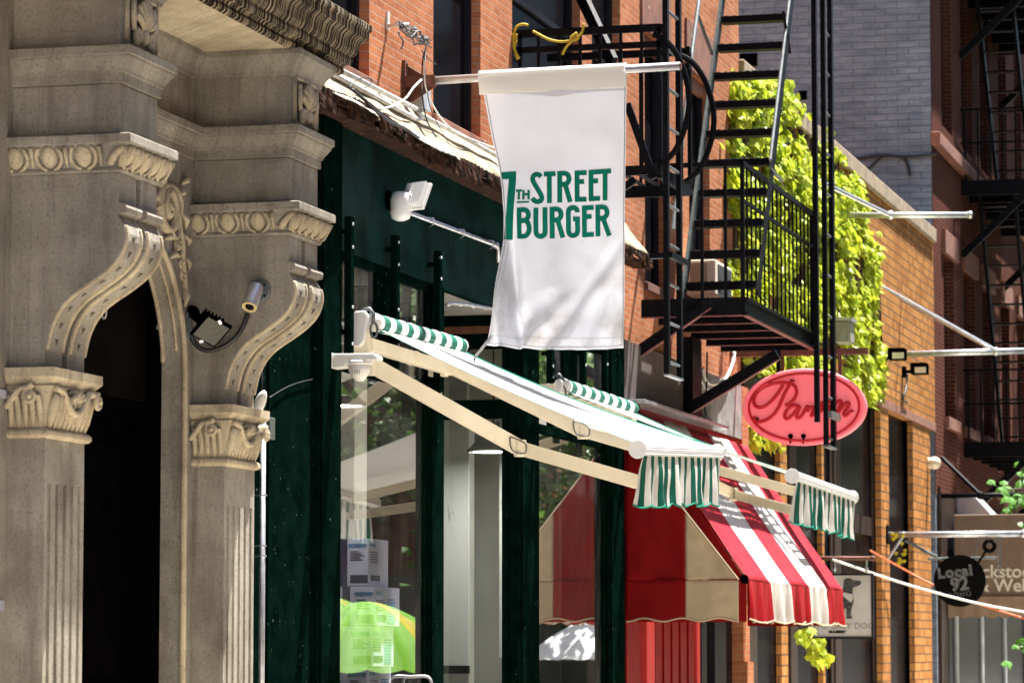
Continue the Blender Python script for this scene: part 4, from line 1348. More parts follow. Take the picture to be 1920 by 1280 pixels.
OB = V(897, 141, YB)                     # banner origin: top-left
bz = lambda x, y: V(x, y, YB)
Lp = [(899, 141), (903, 168), (912, 215), (923, 270), (933, 310), (940, 350), (944, 400), (944, 450), (938, 505), (931, 555), (922, 600), (912, 647)]
Rp = [(1175, 122), (1175, 160), (1174, 215), (1174, 270), (1173, 310), (1173, 350), (1172, 400), (1172, 450), (1171, 505), (1170, 555), (1170, 600), (1168, 652)]
def lerp_list(L, v):
    f = v * (len(L) - 1); i = min(int(f), len(L) - 2); t = f - i
    return L[i][0] + (L[i + 1][0] - L[i][0]) * t, L[i][1] + (L[i + 1][1] - L[i][1]) * t
def by(px, py):
    """cloth displacement (towards the camera is -Y) as a function of photo position on the banner plane"""
    v = (py - 130) / 520.0; u = (px - 900) / 275.0
    y = .02 * math.sin(u * 9 + 1) * v + .03 * math.sin(u * 5 - v * 3) * v
    lo = max(0, (py - 380) / 270.0)
    # hanging fold near the left edge
    fx = 958 + (py - 480) * .05
    y += .16 * math.exp(-((px - fx) / 13.0) ** 2) * min(1, lo * 1.5)
    y -= .12 * math.exp(-((px - fx + 24) / 14.0) ** 2) * min(1, lo * 1.6)
    # left edge curls away above
    y += .10 * max(0, (955 - px) / 45.0) ** 2 * max(0, 1 - abs(v - .5) * 1.6)
    # creases along the hem
    hem = max(0, (py - 540) / 110.0)
    dgl = (px - 985) + (py - 600) * .9
    y += .05 * hem * math.exp(-(dgl / 22.0) ** 2) - .045 * hem * math.exp(-((dgl - 42) / 20.0) ** 2) + .045 * hem * math.exp(-((dgl - 88) / 22.0) ** 2)
    y += .018 * hem * math.sin(px * .15 + py * .04)
    g = (px - 1085) + (py - 560) * .75
    y += .03 * lo * math.exp(-(g / 14.0) ** 2) - .03 * lo * math.exp(-((g - 26) / 16.0) ** 2)
    y += .035 * noise.noise((u * 2.5, v * 3.5, 0)) * (.3 + lo)
    y += .016 * noise.noise((u * 7, v * 9, 4)) * (.3 + lo)
    return y
def bp(px, py, lift=0.0):
    p = bz(px, py); y = by(px, py) - lift
    # keep the sideways position, move along the street
    return Vector((p.x, p.y + y, p.z))
def cl(u, v):
    (lx, ly), (rx, ry) = lerp_list(Lp, v), lerp_list(Rp, v)
    px = lx + (rx - lx) * u; py = ly + (ry - ly) * u
    if v > .9: py += 8 * math.sin(u * math.pi) * (v - .9) * 10 * .8
    return bp(px, py)
bn = thing('banner', 'white vertical cloth banner with bold green lettering hanging from the flagpole', 'banner', OB)
q = MB(); q.grid(lambda u, v: cl(u, .045 + v * .955), 110, 170)
cloth_o = q.build('cloth', M['banner'], bn, smooth=True, fix=False)
# sleeve round the pole
q = MB()
s0, s1 = V(899, 143.5, YB), V(1174, 129, YB)
rings = []
for i in range(40):
    p = s0.lerp(s1, i / 39); rg = []
    for k in range(16):
        a = math.pi * 2 * k / 16; zz = math.sin(a) * .05
        drop = -.115 if math.sin(a) < -.5 else 0
        rg.append(p + Vector((0, math.cos(a) * (.048 if not drop else .012), .05 * math.sin(a) + drop + .004 * noise.noise((i * .4, k, 0)))))
    rings.append(rg)
q.loft(rings, caps=False)
q.build('sleeve', canvas('cream_sleeve_canvas', (.90, .88, .82), .46, .04), bn, smooth=True)
# stitched hems
def hem_line(f, r=.0045):
    q.tube([f(i / 60) + Vector((0, -.003, 0)) for i in range(61)], r, 4)
q = MB(); hem_line(lambda t: cl(.014, .05 + .94 * t)); hem_line(lambda t: cl(.99, .05 + .94 * t)); hem_line(lambda t: cl(t, .992)); hem_line(lambda t: cl(.01 + .98 * t, .965), .002); hem_line(lambda t: cl(.035, .55 + .44 * t), .002)
tag(q.build('hems', M['grey_cable'], bn), kind='stuff')
# lettering
q = MB(); lf = .004
fn = lambda x, y, l: bp(x, y, l)
def word(s, x0, y0, x1, y1, h0, h1, t, gap=.42, widths=None):
    """letters between two baseline points (photo px); heights at both ends"""
    n = len(s); tot = (x1 - x0)
    ws = [1.0] * n
    cell = tot / (n + gap * (n - 1)); k = 0
    for i, ch in enumerate(s):
        xa = x0 + i * cell * (1 + gap)
        for st in GLY[ch]:
            global LIFT
            LIFT = LIFT + .00025
            pts = []
            for a, b in st:
                xx = xa + t / 2 + a * (cell - t)
                f = (xx - x0) / tot; yb = y0 + (y1 - y0) * f; hh = h0 + (h1 - h0) * f
                pts.append((xx, yb - t / 2 - b * (hh - t)))
            ribbon(q, pts, t, 2.5, fn=fn, lift=LIFT)
LIFT = .004
def zb(x, y): return (919 + x / 6.81, 281 + y / 6.81)
def letter(strokes, t=9.2):
    global LIFT
    for st in strokes:
        LIFT += .0002
        sm_ = isinstance(st, tuple)
        pts = [Vector((p[0], p[1], 0)) for p in (st[0] if sm_ else st)]
        if sm_: pts = smooth_path(pts, 6)
        ribbon(q, [zb(p.x, p.y) for p in pts], t, 2.2, fn=fn, lift=LIFT)
def bowl(x, y0, w, h):
    return ([(x, y0), (x + w * .55, y0 - 2), (x + w * .86, y0 + h * .12), (x + w, y0 + h * .42), (x + w * .97, y0 + h * .66), (x + w * .75, y0 + h * .92), (x + w * .4, y0 + h), (x + 10, y0 + h)],)
letter([([(652, 348), (628, 322), (592, 314), (560, 330), (546, 365), (556, 410), (602, 490), (648, 570), (662, 615), (648, 650), (615, 664), (575, 655), (540, 618)],)])
letter([[(687, 312), (838, 305)], [(758, 320), (758, 681)]])
letter([[(888, 272), (888, 672)], bowl(888, 303, 118, 138), [(958, 446), (1019, 666)]])
letter([[(1107, 265), (1107, 661)], [(1090, 296), (1231, 290)], [(1110, 408), (1198, 404)], [(1090, 633), (1227, 628)]])
letter([[(1285, 258), (1285, 655)], [(1268, 286), (1547, 270)], [(1288, 398), (1377, 395)], [(1268, 624), (1403, 618)], [(1468, 276), (1468, 647)]])
letter([[(375, 740), (375, 1136)], bowl(375, 770, 120, 138), bowl(375, 908, 130, 198)])
letter([([(590, 742), (590, 880), (590, 1040), (602, 1086), (646, 1108), (690, 1086), (704, 1040), (704, 880), (704, 736)],)])
letter([[(792, 730), (792, 1131)], bowl(792, 760, 112, 136), [(862, 900), (924, 1120)]])
letter([([(1108, 796), (1104, 764), (1082, 742), (1050, 738), (1012, 752), (996, 796), (996, 915), (996, 1035), (1012, 1076), (1050, 1090), (1088, 1076), (1108, 1035), (1108, 960), (1108, 884)],), [(1140, 880), (1052, 880)]])
letter([[(1197, 710), (1197, 1111)], [(1180, 740), (1320, 734)], [(1200, 851), (1292, 848)], [(1180, 1082), (1320, 1076)]])
letter([[(1372, 702), (1372, 1103)], bowl(1372, 732, 122, 142), [(1442, 878), (1521, 1098)]])
letter([[(333, 525), (410, 522)], [(371, 530), (371, 636)], [(430, 515), (430, 637)], [(497, 514), (497, 635)], [(440, 571), (490, 570)]], 4.6)
letter([[(347, 673), (503, 668)]], 3.4)
def fl7(pts):
    return pts
# big 7, its left part lost round the curled edge
for quad in ([(938, 323), (968, 321), (968, 336), (941, 336)], [(954, 336), (968, 336), (959, 449), (945, 449)]):
    k = 12; vs = []; fs = []
    (ax_, ay), (bx_, by_), (cx_, cy_), (dx_, dy_) = quad
    for j in range(k + 1):
        for i in range(7):
            v = j / k; u = i / 6
            lx, ly = ax_ + (dx_ - ax_) * v, ay + (dy_ - ay) * v; rx, ry = bx_ + (cx_ - bx_) * v, by_ + (cy_ - by_) * v
            vs.append(bp(lx + (rx - lx) * u, ly + (ry - ly) * u, .005 if quad[0][1] < 330 else .0055))
    for j in range(k):
        for i in range(6):
            fs.append([j * 7 + i, j * 7 + i + 1, (j + 1) * 7 + i + 1, (j + 1) * 7 + i])
    q.add(vs, fs)
q.build('lettering', M['banner_ink'], cloth_o, fix=False)
q = MB(); p0, p1, p2 = bp(921, 640), V(892, 668, YB - .1), W(880, 684, .02)
q.bar(p0 + Vector((.0, -.02, .04)), p1, .01, .055, up=(0, 1, 0)); q.build('strap', mk('grey_webbing', (.30, .28, .28), (.2, .19, .19), 20, .8), bn)
wire('tie_wire', [p1, p1.lerp(p2, .5) - Vector((0, 0, .03)), p2], .01, M['cable'], 'black tie wire holding the banner strap to the front', 'wire')

# ---- wires and bracket on the brick pier
c = W(725, 35, BX)
q = MB(); q.box(BX + .001, BX + .02, c.y - .03, c.y + .03, c.z - .10, c.z + .06); q.bar(c + Vector((.02, 0, -.07)), W(745, 47, BX + .17), .03, .03); q.tube([W(745, 47, BX + .17), W(766, 46, BX + .25)], .018, 6)
tag(q.build('wire_bracket', M['white_pipe'], None, loc=c), 'small white wall bracket holding a cluster of wires on the brick pier', 'bracket')
q = MB(); random.seed(3)
A_, B_ = W(755, 47, BX + .22), W(800, 88, BX + .22)
for i in range(9):
    pts = [A_.lerp(B_, t / 6) + Vector((random.uniform(-.05, .05), random.uniform(-.05, .05), random.uniform(-.05, .05))) for t in range(7)]
    q.tube(smooth_path(pts, 3), .007, 5)
q.tube(smooth_path([W(752, 50, .1), W(748, 65, .1), W(756, 78, .1), W(752, 92, .1)], 4), .008, 5)
q.lathe([(0, 0), (.03, .0), (.035, .05), (.02, .08), (0, .08)], W(797, 84, BX + .2), (0, 0, 1), 10)
q.lathe([(0, 0), (.03, .0), (.035, .05), (.02, .08), (0, .08)], W(776, 66, BX + .2), (0, 0, 1), 10)
tag(q.build('wire_cluster', mk('weathered_grey_wire', (.16, .15, .15), (.06, .055, .055), 20, .7), None, loc=A_), 'tangled cluster of grey wires and insulators hanging from the wall bracket', 'wires')
wire('drop_wire', smooth_path([W(800, 88, .12), W(793, 110, .12), W(791, 150, .12), W(792, 180, .14), W(800, 225, .16), W(818, 258, .2)], 6), .007, M['cable'], 'black wire dropping from the wire cluster to the roof edge', 'wire')
wire('drop_wire', smooth_path([W(798, 90, .12), W(796, 130, .12), W(800, 170, .12), W(822, 215, .12), W(850, 245, .12), W(885, 262, .08), W(925, 277, .06)], 6), .008, M['rope_white'], 'pale wire sweeping from the wire cluster down to the ledge near the banner', 'wire')
wire('drop_wire', smooth_path([W(790, 150, .15), W(775, 165, .15), W(760, 185, .15), W(735, 200, .15), W(712, 205, .18)], 6), .010, M['rope_white'], 'white cable curving from the flagpole base down left over the ledge', 'wire')
wire('drop_wire', smooth_path([W(795, 100, .12), W(800, 160, .12), W(808, 205, .14), W(830, 250, .2), W(842, 270, .2)], 6), .004, M['cable'], 'thinnest black wire hanging between pier and roof edge', 'wire')
wire('drop_wire', [W(790, 95, .12), W(803, 110, .12), W(818, 121, .12)], .005, M['cable'], 'short stiff wire end sticking out right of the wire cluster', 'wire')
# ================================================================== striped retractable awnings
def awning(lab, x0, y0, x1, y1, cap_px, bar0, bar1, arms, torsion, valance_drop, flip=False):
    R0, R1 = W(x0, y0, .20), W(x1, y1, .20)
    rr = .074
    t = thing('awning', lab, 'awning', W(x0, y0, 0), 'green striped awnings')
    st = stripes_mat('green_white_stripes_%d' % x0, (.78, .77, .74), (.004, .115, .075), 'Y', (R1.y - R0.y) / 16.0, 0.0)
    # stripes follow the object's own Y, so shift so that both ends start on the same colour
    q = MB(); k = 40
    q.tube([R0.lerp(R1, i / k) for i in range(k + 1)], [rr + .003 * math.sin(i * 1.7) for i in range(k + 1)], 18)
    q.build('fabric_roll', st, t, smooth=True)
    # end caps of the roller
    yc = R0.y - .045
    pr = [V(x, y, yc) for x, y in cap_px]
    q = MB(); q.prism([(p.x, p.z) for p in pr], 'y', yc - .03, yc + .03)
    q.build('end_cap', M['white_pl'], t, bevel=.014)
    q = MB(); q.prism([(.03, R1.z - .07), (.2, R1.z - .085), (.27, R1.z - .04), (.275, R1.z + .04), (.22, R1.z + .08), (.08, R1.z + .07)], 'y', R1.y + .015, R1.y + .06)
    q.build('end_cap', M['black'], t, bevel=.01)
    # crank eye by the near cap
    q = MB(); e = R0 + Vector((.02, -.005, -.02))
    q.tube([e + Vector((.03 * math.cos(a), 0, -.05 + .06 * math.sin(a))) for a in [i * math.pi / 6 for i in range(12)]], .010, 6, closed=True)
    q.tube([R0 + Vector((-.08, .0, .10)), R0 + Vector((-.02, .0, .11)), R0 + Vector((.02, .0, .06)), R0 + Vector((.01, .0, -.02))], .016, 6)
    q.build('crank_eye', M['iron_grey'], t, smooth=True)
    # wall brackets
    q = MB()
    for rp in (R0, R1):
        q.box(.004, .16, rp.y - .03, rp.y + .03, rp.z - .13, rp.z - .05)
    B0 = V(bar0[0], bar0[1], R0.y + .03); B1 = V(bar1[0], bar1[1], R1.y - .03)
    # fabric
    f0 = [R0 + Vector((.04, .04, -.058)), R1 + Vector((.04, -.04, -.058))]
    f1 = [B0 + Vector((-.05, .03, .055)), B1 + Vector((-.05, -.03, .055))]
    def fab(u, v):
        a = f0[0].lerp(f0[1], u); b = f1[0].lerp(f1[1], u)
        p = a.lerp(b, v); p.z -= .055 * 4 * v * (1 - v) * (.6 + .4 * u) + .006 * math.sin(u * 20) * v * (1 - v)
        return p
    q2 = MB(); q2.grid(fab, 24, 30)
    fo = q2.build('canopy', M['awning_white'], t, smooth=True, solid=.003)
    q3 = MB(); q3.tube([fab(1, i / 20) + Vector((0, 0, .003)) for i in range(21)], .012, 5); q3.tube([fab(0, i / 20) + Vector((0, 0, .001)) for i in range(21)], .003, 5)
    tag(q3.build('green_binding', M['banner_ink'], fo), kind='stuff')
    # front bar: extruded aluminium with grooves
    d = (B1 - B0)
    sec = [(-.07, .052), (.0, .058), (.045, .045), (.052, .02), (.048, .012), (.052, .004), (.05, -.02), (.046, -.026), (.05, -.034), (.045, -.05), (-.03, -.052), (-.07, -.03)]
    rings = [[B0 + d * s + Vector((x, 0, z)) for x, z in sec] for s in (0, 1)]
    q4 = MB(); q4.loft(rings); fb = q4.build('front_bar', M['white_pl'], t)
    q5 = MB(); 
    for b_, s in ((B0, -1), (B1, 1)):
        q6 = MB(); q6.lathe([(0, -.012), (.064, -.012), (.075, -.004), (.075, .004), (0, .004)], b_ + Vector((-.01, s * .006, 0)), (0, s, 0), 20)
        ec = q6.build('bar_end_cap', M['white_pl'], t, smooth=False, bevel=.003)
    # valance with scalloped edge and folds
    n = 190
    vd = valance_drop
    def val(u, v):
        p = B0.lerp(B1, .01 + .98 * u) + Vector((.03, 0, -.05))
        sc = abs(math.sin(u * math.pi * 8.0 + .3))
        drop = vd * (.92 + .08 * sc)
        amp = v ** .8
        fold = (.018 * math.sin(u * 31 + 1.5 * math.sin(u * 5)) + .014 * math.sin(u * 60 + 2) + .016 * noise.noise((u * 9, v * 2, x0))) * amp
        if u < .10: fold -= (0.10 - u) * .9 * amp
        return Vector((p.x + fold, p.y + .006 * math.sin(u * 40) * v + (-.05 * v * (1 - u * 8) if u < .125 else 0), p.z - drop * v))
    q7 = MB(); q7.grid(val, n, 16)
    st2 = stripes_mat('green_white_valance_%d' % x0, (.82, .80, .76), (.004, .125, .085), 'Y', (R1.y - R0.y) / 25.0, 0.03, trans=.5)
    vo = q7.build('valance', st2, t, smooth=True)
    q8 = MB(); q8.tube([val(i / n, 1.0) for i in range(n + 1)], .008, 5); tag(q8.build('valance_binding', M['banner_ink'], vo), kind='stuff')
    # torsion bar along the wall
    a, b = torsion
    q9 = MB(); pa, pb = W(a[0], a[1], .14), W(b[0], b[1], .14)
    q9.bar(pa, pb, .075, .11); q9.bar(pa.lerp(pb, .53), pa.lerp(pb, .57), .085, .12)
    for s in (.0, .97):
        p = pa.lerp(pb, s); q9.box(.003, .16, p.y - .06, p.y + .05, p.z - .08, p.z + .12)
    q9.build('torsion_bar', M['cream'], t, bevel=.006)
    # folding arms
    for (s, e, f, Xs_, Xe, Xf, th) in arms:
        ps, pe, pf = W(s[0], s[1], Xs_), W(e[0], e[1], Xe), W(f[0], f[1], Xf)
        qa = MB()
        d1 = (pe - ps).normalized(); d2 = (pf - pe).normalized()
        qa.bar(ps, pe - d1 * .03, .05, th); qa.bar(pe + d2 * .03, pf, .045, th * .86)
        ar = qa.build('folding_arm', M['cream'], t, bevel=.008)
        qb = MB()
        qb.lathe([(0, -.07), (.05, -.07), (.055, -.05), (.055, .05), (.05, .07), (0, .07)], pe, (0, 0, 1), 14)
        qb.build('elbow_joint', M['cream'], ar, bevel=.004)
        qb = MB()
        qb.bar(ps - d1 * .10, ps + d1 * .03, .075, th * .95); qb.lathe([(0, -.09), (.045, -.09), (.045, .09), (0, .09)], ps - d1 * .06, (0, 0, 1), 12)
        qb.build('shoulder_joint', M['cream'], ar, bevel=.006)
        qb = MB(); qb.bar(pf - d2 * .02, pf + d2 * .08, .06, th * .7)
        qb.build('wrist_joint', M['cream'], ar, bevel=.006)
        qc = MB()
        hook = smooth_path([pe - d1 * .09 + Vector((.0, -.04, .05)), pe + Vector((0, -.06, .07)), pe + d2 * .07 + Vector((0, -.05, .045)), pe + d2 * .06 + Vector((0, -.05, -.03)), pe - d1 * .06 + Vector((0, -.05, -.05)), pe - d1 * .09 + Vector((0, -.04, .045))], 3)
        qc.tube(hook, .006, 5)
        qc.build('spring_chain', M['iron_grey'], ar, smooth=True)
    return t


awning('near green and white striped awning, unrolled above the first window and entrance', 697, 603, 864, 649,
       [(668, 584), (684, 582), (692, 592), (690, 606), (683, 641), (676, 650), (656, 649), (650, 640), (651, 612), (657, 593)],
       (1198, 842), (1346, 848),
       [((708, 690), (975, 840), (1195, 903), .16, 1.2, 2.25, .135), ((850, 690), (1093, 808), (1300, 868), .16, 1.2, 2.2, .125)],
       ((690, 646), (838, 690)), .42)
awning('far green and white striped awning, half hidden behind the near awning and red stripes', 1052, 722, 1186, 766,
       [(1043, 714), (1052, 710), (1056, 716), (1055, 728), (1052, 737), (1044, 738), (1037, 734), (1037, 722)],
       (1487, 892), (1599, 932),
       [((1046, 765), (1375, 926), (1488, 957), .16, 1.35, 2.3, .115), ((1190, 800), (1335, 878), (1495, 922), .16, 1.3, 2.3, .115)],
       ((1040, 742), (1180, 790)), .42)

# ================================================================== red and cream awning
ra = thing('red_awning', 'red and cream striped fixed awning with scalloped valance over the red shopfront', 'awning', (0, 40, 2.5))
Y1 = P[1160] + .30
fs = V(1385, 1086, Y1); fbm = V(1385, 1164, Y1)
XR = fs.x
Ya, Yb_ = W(1404, 1086, XR).y, W(1581, 1095, XR).y
zs_, zv = fs.z, fbm.z
zT_ = W(1192, 772, .03).z
ap = V(1174, 815, Y1)
# near side panel with its valance (red, then cream towards the street)
def sidez(x):      # sloping top edge
    return ap.z + (zs_ - ap.z) * ((x - .02) / (XR - .02)) + .0
def side_part(xa, xb, mat, nm):
    q = MB()
    def f(u, v):
        x = xa + (xb - xa) * u; zt = sidez(x); z = zt + (zs_ - zt) * v
        return Vector((x, Y1 + .016 * math.sin(x * 9 + z * 2) * (1 - v) + .03 * noise.noise((x * 3.0, z * 1.6, 1)) + .014 * noise.noise((x * 9 + z * 4, z * 2, 5)), z))
    q.grid(f, 20, 20)
    def g(u, v):
        x = xa + (xb - xa) * u
        d = (zs_ - zv) * (.96 + .04 * math.cos((x - .02) / (XR - .02) * math.pi * 6))
        return Vector((x, Y1 - .008 - .02 * v + .015 * v * math.sin(x * 11 + 1), zs_ - d * v))
    q.grid(g, 30, 10)
    return q.build(nm, mat, ra, smooth=True, solid=.004)
xm = V(1285, 1000, Y1).x
side_part(.02, xm, M['red'], 'side_panel')
side_part(xm + .001, XR, M['tan'], 'side_panel')
q = MB()
def vedge(x):
    return Vector((x, Y1 - .03 + .015 * math.sin(x * 11 + 1), zs_ - (zs_ - zv) * (.96 + .04 * math.cos((x - .02) / (XR - .02) * math.pi * 6))))
q.tube([vedge(.02 + (XR - .02) * i / 60) for i in range(61)], .009, 5)
q.tube([Vector((x, Y1 - .004, sidez(x))) for x in [.02 + (XR - .02) * i / 10 for i in range(11)]], .010, 5)
tag(q.build('piping', M['tan'], ra), kind='stuff')
q = MB(); q.tube([(.02, Y1 - .006, zs_), (XR, Y1 - .008, zs_)], .006, 5); tag(q.build('seam', M['red_paint'], ra), kind='stuff')
# dark red inner curtain behind the gap
q = MB(); yi = Ya - .04
q.add([(.02, yi, zT_ - .05), (XR - .02, yi, zs_ - .01), (XR - .02, yi, zv + .0), (.02, yi, zv + .0)], [[0, 1, 2, 3]])
q.build('inner_panel', M['red'], ra, solid=.006)
# front slope
rs = stripes_mat('red_white_awning_stripes', (.44, .008, .022), (.78, .74, .68), 'Y', (Yb_ - Ya) / 5.0, -(Ya - 40), trans=.12)
q = MB()
def slope(u, v):
    y = Ya + (Yb_ - Ya) * u
    x = .03 + (XR - .03) * v; z = zT_ + (zs_ - zT_) * v - .07 * 4 * v * (1 - v) * .4
    return Vector((x, y, z + .01 * math.sin(u * 15.7) * v + .035 * noise.noise((u * 6, v * 2.2, 2)) * (1 - abs(2 * v - 1)) + .012 * noise.noise((u * 17, v * 4, 6))))
q.grid(slope, 60, 30)
q.build('canopy', rs, ra, smooth=True, solid=.004)
q = MB(); n = 260
def fv(u, v):
    y = Ya + (Yb_ - Ya) * u
    sc = abs(math.sin(u * math.pi * 15))
    fold = (.030 * math.sin(u * 66 + math.sin(u * 9)) + .016 * math.sin(u * 131) + .03 * noise.noise((u * 14, v, 3))) * (v ** .7)
    dr = (zs_ - zv) * (.93 + .08 * sc)
    return Vector((XR + .004 + fold, y + (-.10 * v * 0), zs_ - dr * v))
q.grid(fv, n, 14)
rs2 = stripes_mat('red_white_valance_stripes', (.44, .006, .014), (.80, .76, .70), 'Y', (Yb_ - Ya) / 5.0, -(Ya - 40), trans=.35)
q.build('front_valance', rs2, ra, smooth=True)
q = MB(); q.tube([fv(i / n, 1) for i in range(n + 1)], .010, 5); tag(q.build('front_piping', M['tan'], ra), kind='stuff')
q = MB(); q.tube([(XR - .02, Ya - .17, zs_ + .02), (XR - .06, Ya + .05, zs_ - .0)], .045, 12); q.lathe([(.046, -.01), (.05, 0), (.05, .02), (.03, .02), (.03, -.01)], (XR - .02, Ya - .18, zs_ + .02), (0, 1, 0), 14)
q.build('frame_pipe', M['black'], ra, smooth=True)
q = MB(); yc = Yb_ - .01
q.add([(.02, yc, zT_ - .05), (XR - .02, yc, zs_ - .01), (XR - .02, yc, zv), (.02, yc, zv)], [[0, 1, 2, 3]])
q.build('far_side_panel', M['red'], ra, solid=.004)

# ================================================================== red shopfront and the stucco band over it
rsf = thing('red_shopfront', 'red panelled shopfront with pink-edged posts in the shade of the red awning', 'shopfront', (0, 40, 0))
ye = P[1160] + .252
q = MB(); q.box(-.2, -.0, ye, YX(1300), zT_ + .08, ZB - .002)
q.build('stucco_band', M['stucco'], rsf)
q = MB(); q.box(-.2, -.004, YX(1300) + .001, EB - .45, zT_ + .08, ZB - .003); q.build('patched_render', M['stucco_grey'], rsf)
q = MB(); q.box(-.2, -.01, ye, EB - .45, 3.0, zT_ + .079); q.build('lintel_board', M['red_paint'], rsf)
q = MB(); lz = W(1160, 735, .22).z
q.box(-.0, .25, ye + .0, W(1362, 797, .22).y, lz - .03, lz + .01)
q.build('ledge', M['galv'], rsf, bevel=.004)
q = MB(); q.box(-.3, -.15, ye, EB - .45, 0, 3.0); q.build('glazing', M['pane'], rsf)
for a, b, nm, mt in ((1180, 1206, 'post', 'red_paint'), (1229, 1306, 'door', 'red_paint'), (1320, 1330, 'post', 'win_frame'), (1345, 1366, 'post', 'win_frame')):
    q = MB(); ya_, yb_ = YX(a), YX(b)
    q.box(-.149, -.03, ya_, yb_, 0, 2.999)
    if nm == 'door':
        for k in range(5):
            yy = ya_ + (yb_ - ya_) * (k + .5) / 5
            q.box(-.029, -.015, yy - (yb_ - ya_) * .07, yy + (yb_ - ya_) * .07, .2, 2.95)
    q.build(nm, M[mt], rsf, bevel=.006)
for a, b in ((1213, 1228), (1307, 1313)):
    q = MB(); q.box(-.149, .0, YX(a), YX(b), 0, 2.999); q.build('pink_post', M['pink'], rsf, bevel=.006)
# brick corner pier
q = MB(); yp0, yp1 = YX(1368), EB - .003
q.box(-.2, .0, EB - .449, EB - .002, 0, ZB - .004)
zz = W(1380, 1240, 0).z
q.box(.001, .05, EB - .449, EB - .004, 0, zz)
q.build('brick_pier', M['brick'], rsf)
# cables drooping on the render
wire('looped_cable', smooth_path([W(1318, 690, .04), W(1322, 710, .04), W(1335, 720, .04), W(1360, 710, .05), W(1374, 680, .05), W(1377, 660, .05)], 6), .022, M['rope_white'], 'thick white cable loop hanging on the grey render below the platform', 'cable')
wire('looped_cable', smooth_path([W(1305, 700, .04), W(1318, 720, .04), W(1320, 735, .04), W(1312, 748, .04), W(1300, 758, .04)], 6), .014, M['rope_white'], 'thinner white cable hanging to the left of the thick loop', 'cable')
wire('drain_cable', smooth_path([W(1326, 660, .05), W(1325, 720, .05), W(1322, 770, .05), W(1335, 790, .05), W(1340, 800, .05)], 6), .012, M['cable'], 'black cable dropping beside the iron strut towards the red awning', 'cable')
# ================================================================== fire escapes
IR = M['iron']
def grp(parent, name, mat=None, kind=None, fn=None):
    q = MB(); fn(q)
    o = q.build(name, mat or IR, parent)
    if kind: o['kind'] = kind
    return o
# ---- near balcony over the shop
YA = YX(962, BX); nearA = lambda x, y: V(x, y, YA)
XA = nearA(1238, 48).x; zTop = nearA(1238, 52).z; zMid = nearA(1238, 83).z; zFl = nearA(1230, 310).z
YA2 = YA + 1.4
fa = thing('fire_escape', 'near black iron fire-escape balcony behind the banner with bowed guard hoops and yellow rope', 'fire escape', (0, YA, zFl), 'fire escapes')
def f(q):
    for z, h in ((zTop, .075), (zMid, .06)):
        q.bar((BX, YA, z), (XA, YA, z), .04, h); q.bar((XA, YA, z), (XA, YA + .25, z), .04, h)
    for s in (0.05, .99):
        q.bar((BX + (XA - BX) * s, YA, zFl), (BX + (XA - BX) * s, YA, zTop), .04)
grp(fa, 'railing', fn=f)
def f(q):
    for z, h in ((zTop, .075), (zMid, .06)):
        q.bar((BX, YA2, z), (XA, YA2, z), .04, h); q.bar((XA, YA2 - .1, z), (XA, YA2, z), .04, h)
    q.bar((XA, YA2, zFl), (XA, YA2, zTop), .04)
grp(fa, 'railing', fn=f)
for x in (1010, 1049, 1088, 1125, 1164, 1203):
    b = nearA(x, 60); grp(fa, 'baluster', fn=lambda q: q.bar((b.x, YA, zFl), (b.x, YA, zTop), .028))
for k in range(7):
    xx = BX + (XA - BX) * (k + .6) / 7; grp(fa, 'baluster', fn=lambda q: q.bar((xx, YA2, zFl), (xx, YA2, zTop), .028))
def f(q):
    q.box(BX, XA, YA - .03, YA + .03, zFl - .09, zFl); q.box(BX, XA, YA2 - .03, YA2 + .03, zFl - .12, zFl); q.box(XA - .05, XA, YA + .031, YA2 - .031, zFl - .12, zFl - .001)
    for k in range(9):
        xx = BX + .1 + (XA - .2) * k / 8; q.box(xx, xx + .05, YA + .031, YA2 - .031, zFl - .02, zFl - .003)
grp(fa, 'platform', fn=f)
q0 = nearA(1176, 195); q1 = nearA(1226, 335)
grp(fa, 'brace', fn=lambda q: q.bar(q0, q1, .05, .07))
grp(fa, 'brace', fn=lambda q: q.bar((BX, YA + .1, zFl - .9), (XA * .8, YA + .1, zFl - .12), .05, .07))
a_, b_ = V(1084, -20, YA + 1.6), V(1150, 120, YA + .9)
grp(fa, 'stair_stringer', fn=lambda q: q.bar(a_, b_, .05, .16))
a2, b2 = V(1040, -20, YA + 1.6) + Vector((0, .1, 0)), V(1120, 150, YA + .9)
# bowed hoops
for dy in (.02, 1.25):
    Yh = YA + dy
    pts = [V(x + (0 if dy < .5 else 0), y, Yh) for x, y in ((1225, 64), (1250, 78), (1272, 108), (1287, 150), (1292, 190), (1286, 232), (1270, 275), (1250, 300), (1222, 319))]
    xm_ = max(p.x for p in pts)
    pts = [Vector((pts[0].x if i in (0,) else p.x, Yh, p.z)) for i, p in enumerate(pts)]
    if dy > .5:
        ref = [V(x, y, YA + .02) for x, y in ((1225, 64), (1250, 78), (1272, 108), (1287, 150), (1292, 190), (1286, 232), (1270, 275), (1250, 300), (1222, 319))]
        pts = [Vector((p.x, Yh, p.z)) for p in ref]
    grp(fa, 'guard_hoop', fn=lambda q: q.tube(smooth_path(pts, 5), .030, 8))
